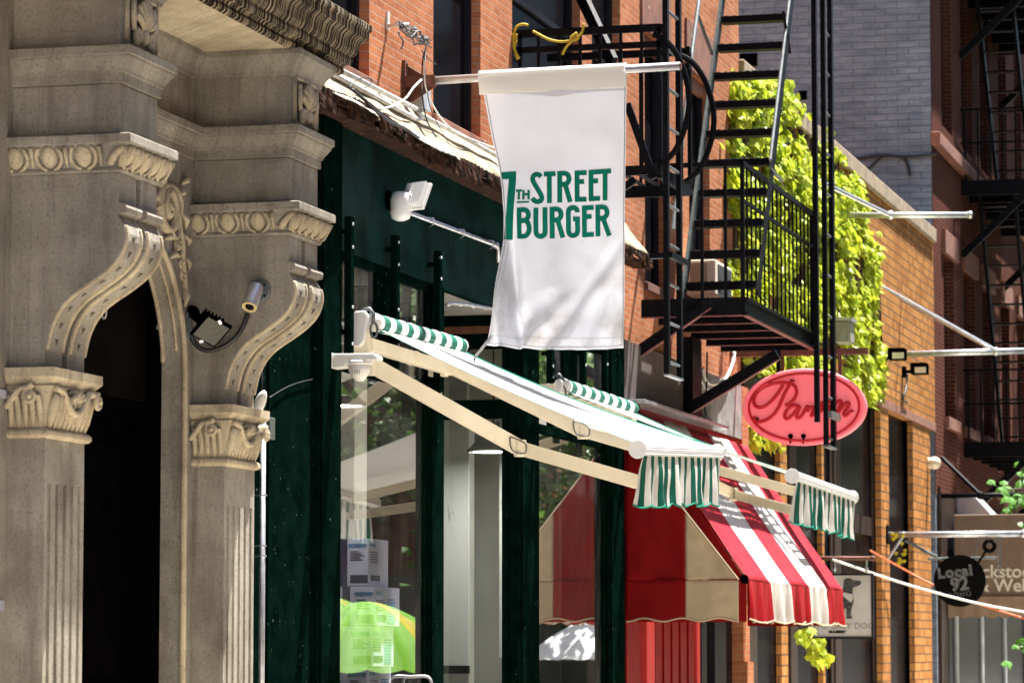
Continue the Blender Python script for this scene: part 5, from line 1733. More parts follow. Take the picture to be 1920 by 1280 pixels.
# hanging ladder
la = thing('drop_ladder', 'black iron ladder hanging in front of the near balcony just right of the banner', 'ladder', W(1262, 700, XA + .04), 'iron drop ladders')
XL = XA + .05
y0_, y1_ = W(1250, 500, XL).y, W(1274, 500, XL).y
zb0, zb1 = W(1250, 700, XL).z, W(1274, 706, XL).z
grp(la, 'rail', fn=lambda q: q.box(XL - .025, XL + .025, y0_ - .04, y0_ + .04, zb0, 10.5))
grp(la, 'rail', fn=lambda q: q.box(XL - .025, XL + .025, y1_ - .04, y1_ + .04, zb0, 10.5))
for k in range(16):
    z = zb0 + .12 + .385 * k
    grp(la, 'rung', M['iron_grey'], fn=lambda q: q.tube([(XL, y0_ + .041, z), (XL, y1_ - .041, z)], .016, 8))
grp(la, 'foot_plate', M['iron_grey'], fn=lambda q: q.box(XL - .03, XL + .03, y0_ - .045, y1_ + .045, zb0 - .02, zb0 - .001))
zc = W(1260, 484, XL).z
grp(la, 'ladder_hook', fn=lambda q: (q.box(XL - .16, XL - .026, y0_ - .05, y0_ + .05, zc - .03, zc + .02), q.box(XL + .026, XL + .07, y0_ - .06, y1_ + .06, zc - .03, zc + .03)))
# yellow rope
q = MB()
rp = lambda x, y, d=.05: V(x, y, YA - d)
q.tube(smooth_path([rp(971, 112), rp(966, 98), rp(963, 85), rp(963, 70), rp(968, 52), rp(980, 46), rp(990, 48)], 5), .014, 7)
q.tube(smooth_path([rp(966, 72), rp(962, 66), rp(968, 66), rp(966, 74)], 4), .016, 7)
q.tube(smooth_path([rp(968, 75), rp(964, 90), rp(970, 105), rp(974, 110)], 5), .016, 7)
q.tube(smooth_path([rp(999, 59), rp(1012, 66), rp(1028, 74), rp(1045, 78), rp(1062, 78), rp(1078, 74), rp(1087, 66), rp(1092, 58), rp(1094, 45)], 5), .014, 7)
q.tube(smooth_path([rp(1085, 68), rp(1074, 76), rp(1062, 88), rp(1054, 103)], 5), .014, 7)
q.tube(smooth_path([rp(1082, 62), rp(1070, 72), rp(1078, 76), rp(1086, 70)], 4), .015, 7)
tag(q.build('rope', M['yellow'], None, smooth=True, loc=rp(980, 60)), 'yellow rope tied in loops along the near balcony railing', 'rope')

# ---- lower fire escape with the steep stair
YB1 = YX(1205, 0); XF = V(1393, 557, YB1).x; zP = V(1393, 557, YB1).z
YB2 = W(1523, 610, XF).y
fb_ = thing('fire_escape', 'black iron fire escape with steep stair and barred railing beside the ivy and pink sign', 'fire escape', (0, YB1, zP), 'fire escapes')
hb = .20
def f(q):
    q.box(0, XF, YB1 - .02, YB1 + .02, zP - hb, zP); q.box(0, XF, YB2 - .02, YB2 + .02, zP - hb, zP)
    q.box(XF - .02, XF + .02, YB1 + .021, YB2 - .021, zP - hb, zP - .001)
    q.box(XF + .021, XF + .06, YB1, YB2, zP - .03, zP); q.box(XF + .021, XF + .06, YB1, YB2, zP - hb, zP - hb + .02)
    for k in range(1, 5):
        y = YB1 + (YB2 - YB1) * k / 5
        q.box(0, XF - .021, y - .02, y + .02, zP - hb, zP - .04)
    for k in range(14):
        x = .06 + (XF - .15) * k / 13
        q.box(x, x + .055, YB1 + .021, YB2 - .021, zP - .038, zP - .003)
grp(fb_, 'platform', fn=f)
def f(q):
    q.box(XF - .01, XF + .055, YB1, YB2, zP - hb - .012, zP - hb - .001)
    for k in range(1, 5):
        y = YB1 + (YB2 - YB1) * k / 5
        q.box(0, XF - .011, y - .03, y + .03, zP - hb - .012, zP - hb - .001)
    q.box(0, XF - .011, YB1 - .03, YB1 + .03, zP - hb - .012, zP - hb - .001)
grp(fb_, 'flange', M['iron_red'], kind='stuff', fn=f)
# struts with red undersides
def strut(p, q_):
    o = grp(fb_, 'strut', fn=lambda m_: m_.bar(p, q_, .07, .13))
    d = Vector((0, 0, -.072))
    grp(o, 'strut_underside', M['iron_red'], fn=lambda m_: m_.bar(Vector(p) + d, Vector(q_) + d, .072, .012))
OFFs = None
strut(V(1286, 770, YB1 + 1.9), V(1458, 664, YB1 + 1.9))
strut(V(1150, 692, YB1 - .02), V(1334, 566, YB1 - .02))
grp(fb_, 'wall_post', fn=lambda q: q.box(.005, .12, YX(1283), YX(1300), zT_ + .1, zP - hb - .02))
# railing: near end bay and street side
zR = V(1398, 306, YB1).z
def f(q):
    q.bar((.25, YB1, zR), (XF, YB1, zR), .04, .055); q.bar((XF, YB1 - .02, zR), (XF, YB2, zR), .045, .055)
    q.bar((XF, YB1, zR - .42), (XF, YB2, zR - .42), .03, .04)
    q.bar((XF, YB1, zP), (XF, YB1, zR), .045); q.bar((XF, YB2, zP), (XF, YB2, zR), .045)
grp(fb_, 'railing', fn=f)
for x in (1316, 1360):
    b = V(x, 400, YB1); grp(fb_, 'baluster', fn=lambda q: q.bar((b.x, YB1, zP), (b.x, YB1, zR), .032))
nb_ = 17
for k in range(1, nb_):
    y = YB1 + (YB2 - YB1) * k / nb_
    grp(fb_, 'baluster', fn=lambda q: q.bar((XF, y, zP), (XF, y, zR), .020))
# stair
tL = V(1284, 531, YB1 + .35); XLs = tL.x; XRs = V(1424, 531, YB1 + .35).x
topL = W(1350, 34, XLs)
n_t = 10
da = (topL - tL) / (n_t - 1)
def tp(k): return tL + da * k
grp(fb_, 'stringer', mk('grey_green_iron', (.055, .07, .068), (.025, .032, .031), 12, .6, spec=.15, bs=.4), fn=lambda q: q.bar(tp(-1.0), tp(14), .035, .16, up=(0, -1, 1)))
s_off = Vector((XRs - XLs, 0, 0))
grp(fb_, 'stringer', fn=lambda q: q.bar(tp(-.4) + s_off, tp(14) + s_off, .02, .13, up=(0, -1, 1)))
for k in range(-0, 14):
    p = tp(k)
    o = grp(fb_, 'stair_tread', fn=lambda q: (q.box(XLs + .03, XRs - .03, p.y - .09, p.y + .09, p.z - .08, p.z + .0),))
    grp(o, 'worn_edge', M['iron_grey'], kind='stuff', fn=lambda q: [q.box(XLs + .05 + (XRs - XLs - .1) * (i + random.random() * .5) / 9, XLs + .05 + (XRs - XLs - .1) * (i + .55 + random.random() * .45) / 9, p.y - .088, p.y + .06, p.z + .001, p.z + .006 + random.random() * .006) for i in range(9)])
# handrails of the stair
hr = Vector((0, -.25, .55))
def f(q):
    pts = [tp(0.2) + s_off + Vector((.0, -.1, .35)), tp(1.0) + s_off + hr, tp(14) + s_off + hr]
    q.tube([W(1466, 340, XRs), W(1446, 318, XRs), W(1444, 300, XRs), W(1480, 0, XRs), W(1488, -70, XRs)], .02, 8)
grp(fb_, 'handrail', M['iron_grey'], fn=f)
def f(q):
    q.tube([W(1262, 430, XLs), W(1293, 130, XLs), W(1316, -40, XLs)], .026, 8)
    q.tube([W(1308, 28, XLs), W(1335, 102, XLs)], .022, 6)
grp(fb_, 'handrail', M['iron_grey'], fn=f)
grp(fb_, 'handrail_stay', fn=lambda q: q.tube([W(1468, 20, XRs), W(1481, 100, XRs)], .018, 6))
# upper landing of the stair, out of frame above, so the iron carries on
# far ladder in front of the pink sign
XL2 = XF + .10
lb = thing('drop_ladder', 'tall black iron ladder hanging in front of the pink oval sign', 'ladder', W(1545, 835, XL2), 'iron drop ladders')
ra_, rb_, rc_ = W(1530, 500, XL2).y, W(1544, 500, XL2).y, W(1555, 500, XL2).y
zl_a, zl_b = W(1530, 790, XL2).z, W(1550, 836, XL2).z
grp(lb, 'rail', fn=lambda q: q.box(XL2 - .03, XL2 + .03, ra_ - .05, ra_ + .05, zl_a, 11.5))
XL3 = XL2 + .02
rb_, rc_ = W(1545, 500, XL3).y, W(1556, 500, XL3).y + .12
grp(lb, 'rail', fn=lambda q: q.box(XL3 - .02, XL3 + .04, rb_ - .035, rb_ + .035, zl_b, 11.5))
grp(lb, 'rail', fn=lambda q: q.box(XL3 - .02, XL3 + .04, rc_ - .06, rc_ + .06, zl_b, 11.5))
for k in range(14):
    z = zl_b + .1 + .52 * k
    grp(lb, 'rung', M['iron_grey'], fn=lambda q: q.tube([(XL3, rb_ + .036, z), (XL3, rc_ - .061, z)], .018, 8))
grp(lb, 'foot_plate', M['iron_grey'], fn=lambda q: q.box(XL3 - .03, XL3 + .05, rb_ - .04, rc_ + .065, zl_b - .025, zl_b - .001))
zc = W(1552, 778, XL3).z
grp(lb, 'ladder_hook', M['iron_grey'], fn=lambda q: q.box(XL3 + .041, XL3 + .09, rb_ - .04, rc_ + .1, zc - .05, zc + .04))
grp(lb, 'ladder_guide', fn=lambda q: q.box(XF + .03, XL2 - .031, ra_ - .04, ra_ + .04, zP - .16, zP - .04))
# vertical iron post behind the banner's right edge
# AC unit in the far window
Yac = YX(1300, .02)
p0, p1 = V(1291, 553, Yac), V(1341, 486, Yac)
ac_ = thing('air_conditioner', 'beige window air conditioner with louvred side above the fire-escape platform', 'air conditioner', (p0.x, Yac, p0.z))
Ye = W(1372, 520, p1.x).y
q = MB(); q.box(-.05, p1.x, Yac, Ye, p0.z, p1.z); q.build('casing', M['cream'], ac_, bevel=.015)
q = MB()
for k in range(14):
    z = p0.z + .05 + (p1.z - p0.z - .1) * k / 13
    q.box(p0.x + .02, p1.x - .10, Yac - .012, Yac - .001, z - .006, z + .006)
tag(q.build('side_louvres', M['tan'], ac_), kind='stuff')
q = MB()
for k in range(16):
    z = p0.z + .05 + (p1.z - p0.z - .1) * k / 15
    q.box(p1.x + .001, p1.x + .010, Yac + .15, Ye - .05, z - .006, z + .006)
tag(q.build('rear_grille', M['iron_grey'], ac_), kind='stuff')
# ================================================================== tan brick house beyond, with ivy
def proj(p):
    rel = Vector(p) - CAM; z = rel.dot(FWD)
    return 960 + FPX * rel.dot(RGT) / z, 640 - FPX * rel.dot(UPV) / z
Y3 = YX(1758, BX)
zTop3 = W(1660, 352, BX).z; zLin = W(1700, 783, BX).z
th = thing('brick_house', 'low tan-orange brick house with stone coping, half covered in bright ivy', 'house', (BX, 52, 0))
pierL, pierR = (YX(1655, BX), YX(1670, BX)), (YX(1716, BX), YX(1748, BX))
q = MB()
wall_open(q, BX, EB + .002, Y3, zLin, zTop3 - .26, [], .1)
q.add([(BX, EB + .002, zTop3 - .001), (-9, EB, zTop3 - .001), (-9, Y3, zTop3 - .001), (BX, Y3, zTop3 - .001)], [[0, 1, 2, 3]])
q.add([(BX, EB + .002, zLin), (-.9, EB + .002, zLin), (-.9, Y3, zLin), (BX, Y3, zLin)], [[0, 1, 2, 3]])
q.build('brick_wall', M['brick_yellow'], th)
q = MB(); q.box(-.6, BX + .07, EB + .01, Y3 - .01, zTop3 - .26, zTop3); q.build('coping', M['coping'], th, bevel=.02)
q = MB(); q.box(-.1, BX + .02, YX(1640, BX), Y3 - .02, zLin - .02, zLin + .14); q.build('lintel', M['brownstone'], th, bevel=.01)
for a, b in (pierL, pierR):
    q = MB(); q.box(-.20, BX - .001, a, b, 0, zLin - .021); q.build('brick_pier', M['brick_yellow'], th)
for a, b in ((1411, 1433), (1495, 1508), (1578, 1590)):
    q = MB(); q.box(-.255, BX - .09, YX(a, BX), YX(b, BX), 0, zLin - .002); q.build('wood_post', M['wood'], th, bevel=.02)
for a, b in ((1475, 1487), (1552, 1556)):
    q = MB(); q.box(-.25, BX - .07, YX(a, BX), YX(b, BX), 0, zLin - .002); q.build('brick_pier', M['brick_yellow'], th)
q = MB(); q.box(-.6, -.26, EB + .05, Y3, 0, zLin - .003); q.build('shop_glazing', M['pane'], th)
for x in (1450, 1540, 1620, 1694):
    q = MB(); y = YX(x, BX - .3); q.box(-.254, BX - .12, y - .12, y + .12, 0, zLin - .003); q.build('door_frame', M['wood'], th, bevel=.01)
q = MB(); q.box(-.253, BX - .135, EB + .05, pierL[0] - .01, 3.6, 3.9); q.build('transom_rail', M['wood'], th)

# ivy
IVY = [(1372, 235), (1384, 150), (1430, 146), (1468, 158), (1500, 190), (1530, 222), (1562, 268), (1585, 300), (1610, 335), (1628, 380), (1632, 430), (1645, 470), (1655, 520), (1650, 570), (1640, 600), (1655, 650), (1660, 700), (1655, 742), (1640, 758), (1612, 745), (1590, 715), (1570, 690), (1520, 705), (1450, 700), (1410, 690), (1400, 560), (1372, 545), (1368, 400), (1350, 360), (1352, 300)]
def inside(x, y, poly):
    c = False; j = len(poly) - 1
    for i in range(len(poly)):
        if (poly[i][1] > y) != (poly[j][1] > y) and x < (poly[j][0] - poly[i][0]) * (y - poly[i][1]) / (poly[j][1] - poly[i][1]) + poly[i][0]:
            c = not c
        j = i
    return c
random.seed(11)
iv = thing('ivy', 'bright green ivy climbing over the tan brick house and its corner', 'ivy', (BX, 46, 5))
def leaf(mb, c, s, nrm, down):
    nrm = Vector(nrm).normalized(); t = (Vector(down) - nrm * Vector(down).dot(nrm)).normalized(); b = nrm.cross(t)
    pts = [(-.15, 0), (.0, -.50), (.42, -.42), (.62, -.12), (1.0, 0), (.62, .12), (.42, .42), (.0, .50)]
    vs = [c + t * (u - .3) * s + b * v * s + nrm * (-abs(v) * .35 * s - max(0, u - .3) * .22 * s) for u, v in pts] + [c]
    mb.add(vs, [[0, 1, 8], [1, 2, 8], [2, 3, 8], [3, 4, 8], [4, 5, 8], [5, 6, 8], [6, 7, 8], [7, 0, 8]])
q = MB(); cnt = 0; tries = 0
yv0, yv1 = YX(1352, BX), YX(1662, BX)
while cnt < 8200 and tries < 160000:
    tries += 1
    y = random.uniform(yv0, yv1); z = random.uniform(4.0, zTop3 + .12)
    px, py = proj((BX + .1, y, z))
    if not inside(px + random.gauss(0, 3), py + random.gauss(0, 6), IVY):
        continue
    d = noise.noise((y * .9, z * .9, 0)) + .5 * noise.noise((y * 2.3, z * 2.3, 7))
    d += .55 * noise.noise((y * 5.0, z * 5.0, 3))
    thr = -.05 if px < 1545 else .20
    if px > 1585: thr = .10 if 480 < py < 600 and px < 1625 else -.08
    if px < 1372: thr = .12
    if d < thr: continue
    cnt += 1
    dep = .03 + random.random() ** 1.4 * (.08 + .28 * max(0, d))
    s = random.choice((.08, .11, .14, .17, .21)) * random.uniform(.85, 1.15)
    nrm = Vector((.8, random.gauss(0, .6) - .1, random.gauss(.6, .6)))
    leaf(q, Vector((BX + dep, y, z)), s, nrm, (random.gauss(.45, .35), random.gauss(0, .7), -.8))
ivf = q.build('foliage', M['ivy'], iv, fix=False); ivf['kind'] = 'stuff'
q = MB()
for k in range(44):
    y = random.uniform(yv0 + .3, yv1 - .5); z = 0 + 4.2
    pts = []
    for i in range(14):
        zz = 4.2 + i * (zTop3 - 4.4) / 13
        pts.append(Vector((BX + .025, y + .35 * noise.noise((k * 3.1, zz * .7, 2)), zz)))
    pts = [p for p in pts if inside(*proj(p), IVY)]
    if len(pts) > 3:
        q.tube(pts, random.uniform(.015, .035), 5)
tag(q.build('stems', M['stem'], iv), kind='stuff')
def sprig(pts_px, Yp, n, s, label, spread=.12):
    q = MB(); c0 = V(pts_px[0][0], pts_px[0][1], Yp)
    P_ = smooth_path([V(x, y, Yp) for x, y in pts_px], 6)
    t = thing('vine_sprig', label, 'vine', c0, 'loose vine sprigs')
    for i in range(n):
        p = random.choice(P_) + Vector((random.gauss(0, spread), random.gauss(0, spread), random.gauss(0, spread * .6)))
        leaf(q, p, s * random.uniform(.7, 1.2), (random.gauss(.3, .4), -1 + random.gauss(0, .3), random.gauss(.5, .4)), (random.gauss(.3, .3), 0, -1))
    q.build('leaves', M['ivy'], t, fix=False)
    q = MB(); q.tube(P_, .012, 5); q.build('stalk', M['stem'], t)
sprig([(1515, 1190), (1524, 1205), (1535, 1222), (1548, 1240)], 46.2, 34, .17, 'bright yellow-green vine sprig hanging below the dog sign', .07)
sprig([(1405, 800), (1412, 830), (1418, 842)], 44.5, 12, .17, 'small vine sprig hanging under the left end of the pink oval sign', .06)
sprig([(1436, 822), (1446, 830), (1452, 845)], 44.5, 12, .16, 'vine sprig hanging below the middle of the pink oval sign', .06)

# ================================================================== tall house behind: grey painted flank, red brick front
gh = thing('tenement', 'tall tenement with grey painted brick flank and dark red brick front in dappled shade', 'house', (BX, Y3, 0))
q = MB(); q.box(-14, BX - .012, Y3 + .003, Y3 + .2, 0, 19); q.build('grey_flank', M['brick_grey'], gh)
Ye4 = Y3 + 34
cols = [(1777, 1797), (1815, 1835), (1850, 1867), (1885, 1900), (1915, 1928), (1941, 1953)]
zb1, zb0 = W(1757, 258, BX).z, W(1757, 282, BX).z
ops4 = []
for a, b in cols:
    ya, yb = YX(a, BX), YX(b, BX)
    ops4 += [(ya, yb, zb1 + .35, zb1 + 5.2), (ya, yb, W(1786, 788, BX).z, W(1786, 490, BX).z)]
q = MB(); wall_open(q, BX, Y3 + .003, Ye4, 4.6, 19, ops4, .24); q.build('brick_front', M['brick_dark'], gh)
for o in ops4:
    window(gh, BX, o, .24)
q = MB(); q.box(BX - .02, BX + .16, Y3 - .03, Ye4, zb0, zb1); q.build('belt_course', M['brownstone'], gh, bevel=.02)
for o in ops4[1::2]:
    q = MB(); q.box(BX - .02, BX + .10, o[0] - .15, o[1] + .15, o[2] - .22, o[2] - .002); q.build('window_sill', M['brownstone'], gh)
    q = MB(); q.box(BX - .02, BX + .08, o[0] - .2, o[1] + .2, o[3] + .002, o[3] + .45); q.build('lintel', M['brownstone'], gh)
q = MB(); q.box(-.6, BX + .05, Y3 + .202, Ye4, 0, 4.599); q.build('dark_shopfront', M['wood'], gh)
q = MB(); q.box(BX + .051, BX + .06, Y3 + 1.2, Ye4 - 2, .6, 3.9); q.build('shop_glazing', M['pane'], gh)
q = MB(); q.box(-1, .9, Y3 + .002, Ye4, 17.6, 18.4); q.build('cornice', M['brownstone'], gh)
for (a, b, c, d) in ((1387, 100, 1420, 126), (1498, 170, 1513, 188)):
    p0_, p1_ = V(a, d, Y3), V(c, b, Y3)
    q = MB(); q.box(p0_.x, p1_.x, Y3 - .02, Y3 + .002, p0_.z, p1_.z); q.build('flank_vent', M['black'], gh)
for k in range(4):
    q = MB(); q.box(BX + .061, BX + .1, Y3 + 2.0 + k * 4, Y3 + 2.3 + k * 4, .4, 4.2)
    q.build('shop_mullion', M['grey_box'], gh)
# cable along the flank
q = MB(); q.tube(smooth_path([V(1540, 298, Y3 - .05), V(1600, 298, Y3 - .05), V(1650, 292, Y3 - .05), V(1700, 294, Y3 - .05), V(1757, 289, Y3 - .05)], 6), .03, 6)
q.tube(smooth_path([V(1690, 294, Y3 - .05), V(1700, 305, Y3 - .05), V(1706, 330, Y3 - .05)], 5), .03, 6); q.tube(smooth_path([V(1655, 293, Y3 - .05), V(1640, 305, Y3 - .05), V(1628, 318, Y3 - .05)], 5), .025, 6)
tag(q.build('flank_cable', M['cable'], None, smooth=True, loc=V(1650, 292, Y3)), 'black cables strung across the grey painted brick flank', 'cable')
# its fire escape
fc = thing('fire_escape', 'distant black fire escape on the dark red brick tenement at the right edge', 'fire escape', (BX, YX(1812, BX), 8), 'fire escapes')
Yc1 = YX(1812, BX); Yc2 = Yc1 + 7; XC = 1.25
def lvl(z, nm):
    def f(q):
        q.box(BX, XC, Yc1, Yc1 + .08, z - .30, z); q.box(BX, XC, Yc2 - .08, Yc2, z - .3, z); q.box(XC - .05, XC, Yc1 + .081, Yc2 - .081, z - .30, z - .001)
        for k in range(12):
            x = BX + .05 + (XC - BX - .2) * k / 11; q.box(x, x + .07, Yc1 + .081, Yc2 - .081, z - .05, z - .003)
        for k in range(1, 5):
            y = Yc1 + (Yc2 - Yc1) * k / 5; q.box(BX, XC - .051, y - .03, y + .03, z - .28, z - .051)
    grp(fc, 'platform', fn=f)
    def f(q):
        for zz in (z + 1.42, z + .75):
            q.bar((BX, Yc1, zz), (XC, Yc1, zz), .04); q.bar((XC, Yc1, zz), (XC, Yc2, zz), .04)
    grp(fc, 'railing', fn=f)
    for k in range(6):
        x = BX + .1 + (XC - BX - .1) * k / 5; grp(fc, 'baluster', fn=lambda q: q.bar((x, Yc1, z), (x, Yc1, z + 1.42), .035))
    for k in range(1, 22):
        y = Yc1 + (Yc2 - Yc1) * k / 22; grp(fc, 'baluster', fn=lambda q: q.bar((XC, y, z), (XC, y, z + 1.42), .03))
    grp(fc, 'strut', fn=lambda q: q.bar((BX, Yc1 + .04, z - 1.5), (XC - .1, Yc1 + .04, z - .33), .09, .14))
    grp(fc, 'strut', fn=lambda q: q.bar((BX, Yc2 - .2, z - 1.5), (XC - .1, Yc2 - .2, z - .33), .09, .14))
zc1, zc2 = W(1814, 352, BX).z, W(1806, 828, BX).z
lvl(zc1, 'upper'); lvl(zc2, 'lower'); lvl(zc1 + 4.0, 'top')
for z0 in (zc2, zc1):
    dz = (zc1 - zc2) if z0 == zc2 else 4.0
    for x in (BX + .25, BX + .95):
        grp(fc, 'stringer', fn=lambda q: q.bar((x, Yc1 + 4.6, z0), (x, Yc1 + .9, z0 + dz), .06, .22))
    n_ = int(dz / .36)
    for k in range(1, n_):
        f_ = k / n_; grp(fc, 'stair_tread', fn=lambda q: q.box(BX + .29, BX + .91, Yc1 + 4.6 - 3.7 * f_ - .1, Yc1 + 4.6 - 3.7 * f_ + .1, z0 + dz * f_ - .03, z0 + dz * f_))

# ================================================================== hanging signs, poles and lights
# pink oval neon sign
YS = 43.35
ct = V(1508, 763, YS); rx = (V(1622, 763, YS) - ct).length; rz = (V(1508, 694, YS) - ct).length
sg = thing('neon_sign', 'pink oval sign with red neon tube script and border', 'sign', ct)
def ring(r, y, n=64):
    return [(ct.x + rx * r * math.cos(2 * math.pi * i / n), y, ct.z + rz * r * math.sin(2 * math.pi * i / n)) for i in range(n)]
q = MB(); q.loft([ring(1.0, YS + .0), ring(1.0, YS + .22)]); q.build('sign_case', M['pink_face'], sg, bevel=.01)
q = MB(); q.tube(ring(.985, YS - .01), .03, 8, closed=True); q.build('rim', M['pink_face'], sg, smooth=True)
q = MB(); q.tube(ring(.91, YS - .03), .016, 8, closed=True); q.build('neon_border', M['neon'], sg, smooth=True)
z3 = lambda x, y: V(1160 + x / 2.783, 400 + y / 2.783, YS - .045)
z4 = lambda x, y: V(1520 + x / 2.783, 400 + y / 2.783, YS - .045)
q = MB(); tr = .024
strokes = [
    [z3(912, 872), z3(895, 888), z3(862, 950), z3(838, 1005), z3(812, 1045), z3(780, 1072), z3(740, 1086), z3(712, 1080), z3(704, 1068), z3(718, 1066)],
    [z3(868, 1000), z3(900, 985), z3(922, 955), z3(928, 925), z3(915, 898), z3(882, 884), z3(835, 882), z3(780, 895), z3(735, 920), z3(708, 958), z3(706, 990), z3(722, 1010), z3(755, 1008), z3(790, 985), z3(825, 945), z3(850, 908), z3(858, 892)],
    [z3(945, 1010), z3(920, 1000), z3(892, 1012), z3(870, 1040), z3(868, 1066), z3(885, 1070), z3(908, 1050), z3(930, 1022), z3(944, 1006), z3(932, 1040), z3(928, 1062), z3(942, 1066), z3(960, 1048), z3(975, 1018), z3(986, 1006), z3(988, 1020), z3(982, 1034), z3(990, 1024), z3(1006, 1010), z3(1018, 1016), z3(1008, 1045), z3(1006, 1062)],
    [z4(20, 1060), z4(45, 1010), z4(60, 985), z4(56, 1012), z4(50, 1035), z4(72, 1005), z4(100, 978), z4(112, 985), z4(100, 1015), z4(94, 1036), z4(120, 1002), z4(146, 978), z4(160, 984), z4(148, 1015), z4(142, 1038), z4(164, 1010), z4(190, 986), z4(200, 998), z4(180, 1030), z4(172, 1046), z4(184, 1054), z4(204, 1036), z4(216, 1022)],
]
for s_ in strokes:
    q.tube(smooth_path(s_, 5), tr, 7)
q.build('neon_script', M['neon'], sg, smooth=True)
q = MB()
for (x, y) in ((895, 1160), (962, 1160)):
    p = z3(x, y); q.lathe([(0, -.05), (.032, -.05), (.03, .02), (0, .03)], p + Vector((0, .02, 0)), (0, -1, 0), 12); q.box(p.x - .012, p.x + .012, YS - .04, YS - .005, p.z - .10, p.z)
for p in (z3(720, 1070), z4(212, 1030), z3(905, 872)):
    q.ell(p, .035, .02, .016)
q.build('electrode_cap', M['black'], sg)
for (x, y) in ((942, 832), (655, 1000), (1000, 1196)):
    q = MB(); q.lathe([(0, 0), (.018, 0), (.014, .012), (0, .014)], z3(x, y) + Vector((0, .02, 0)), (0, -1, 0), 8); q.build('screw', M['galv'], sg)
p = z3(826, 740); q = MB(); q.tube([p + Vector((0, .1, .3)), p + Vector((0, .1, -.35))], .03, 8)
q.build('hanger', M['iron'], sg)
zh = V(1600, 657, YS).z
q = MB(); q.box(BX, V(1625, 657, YS).x, YS + .08, YS + .16, zh - .04, zh + .04); q.bar((ct.x - .3, YS + .12, zh), (ct.x - .3, YS + .12, ct.z + rz * .93), .04); q.bar((ct.x + .45, YS + .12, zh), (ct.x + .45, YS + .12, ct.z + rz * .86), .04)
q.build('bracket_arm', M['rust_red'], sg)

def pole(lab, px0, px1, r, mat, braces=(), X0=BX, name='sign_pole', grp_='projecting sign poles'):
    Yp = YX(px0[0], X0)
    a = V(px0[0], px0[1], Yp); b = V(px1[0], px1[1], Yp)
    t = thing(name, lab, 'pole', a, grp_)
    q = MB(); q.tube([a, b], r, 12); q.lathe([(0, 0), (r * 1.25, 0), (r * 1.25, .06), (0, .07)], b, tuple((b - a).normalized()), 12)
    q.build('arm', mat, t, smooth=True)
    q = MB(); q.box(X0 + .001, X0 + .03, Yp - .10, Yp + .10, a.z - .16, a.z + .16); q.build('wall_plate', M['iron'], t)
    for (wx, wy), f, rr in braces:
        q = MB(); q.tube([W(wx, wy, X0 + .02), a.lerp(b, f)], rr, 8); q.ell(a.lerp(b, f), rr * 2, rr * 2, rr * 2); q.build('brace', mat, t)
    return t, a, b, Yp
pole('silver pole with a slanting brace, projecting above the ivy to the right', (1565, 404), (1815, 403), .045, M['alu'], [((1508, 326), .42, .035)])
pole('long grey pole projecting past the right edge with twin slanting struts', (1655, 665), (1935, 657), .05, M['galv'], [((1643, 530), .78, .022), ((1692, 562), .76, .034)])
pole('dark pole low at right carrying a slanted strut over the brown shop awning', (1763, 929), (1935, 927), .045, M['iron'], [((1766, 858), .44, .04)])
_, pa, pb, Ypan = pole('grey pole with scroll brackets holding the frying-pan sign', (1665, 1002), (1915, 1000), .05, M['galv'], [((1664, 1048), .12, .025)])
_, ga, gb, Ydog = pole('short rusty square arm holding the dog sign', (1520, 1046), (1633, 1046), .03, M['rust_red'])
# frying-pan sign
c = V(1799, 1088, Ypan + .02); pr_ = (V(1848, 1088, Ypan) - V(1799, 1088, Ypan)).length
ps = thing('hanging_sign', 'black frying-pan shaped hanging sign with scratched white lettering, handle up to the right', 'sign', c)
q = MB(); q.lathe([(0, 0), (pr_ * .9, 0), (pr_, .015), (pr_, .05), (pr_ * .9, .065), (0, .065)], c, (0, 1, 0), 36)
h0, h1 = V(1836, 1052, Ypan + .05), V(1848, 1033, Ypan + .05)
q.build('pan_body', M['ink'], ps)
q = MB(); q.bar(h0 - (h1 - h0) * .6, h1, .03, .10, up=(0, 1, 0)); hr_ = V(1855, 1023, Ypan + .05)
q.tube([hr_ + Vector((.085 * math.cos(a), 0, .085 * math.sin(a))) for a in [i * math.pi / 8 for i in range(16)]], .035, 8, closed=True)
q.build('handle', M['ink'], ps)
q = MB(); ux = Vector((.995, 0, .10)).normalized(); uz = Vector((-.10, 0, .995)).normalized()
yf = Ypan + .017
def tp_(txt, x, y, hpx, **kw):
    p = V(x, y, Ypan); text_on(q, txt, (p.x, yf, p.z), ux, uz, hpx * (V(1801, 1088, Ypan).x - V(1800, 1088, Ypan).x), **kw)
tp_('Local', 1790, 1072, 27, off=.012, space=1.15); tp_('92', 1799, 1095, 34, off=.012); tp_('SOHO', 1800, 1114, 13, space=1.3)
q.build('lettering', M['chalk'], ps)
q = MB()
q.tube([V(1840, 1002, Ypan), V(1826, 1046, Ypan)], .012, 5); q.tube([V(1880, 1002, Ypan), hr_], .014, 5); q.tube([V(1853, 1002, Ypan), hr_], .010, 5)
for k in range(7):
    p = V(1873, 1012 + k * 9, Ypan); q.tube([p + Vector((.03 * math.cos(a), 0, .04 * math.sin(a))) for a in [i * math.pi / 4 for i in range(8)]], .010, 5, closed=True)
tag(q.build('hanging_chain', M['iron_grey'], ps), kind='stuff')
q = MB(); q.tube(smooth_path([V(1697, 1012, Ypan), V(1715, 1022, Ypan), V(1735, 1033, Ypan), V(1757, 1043, Ypan)], 5), .03, 7); q.tube([V(1740, 1047, Ypan + .1), V(1868, 1045, Ypan + .1)], .025, 7)
tag(q.build('scroll_rod', M['iron_grey'], None, loc=V(1697, 1012, Ypan)), 'grey iron rod sloping from the pole to the frying-pan sign', 'rod')
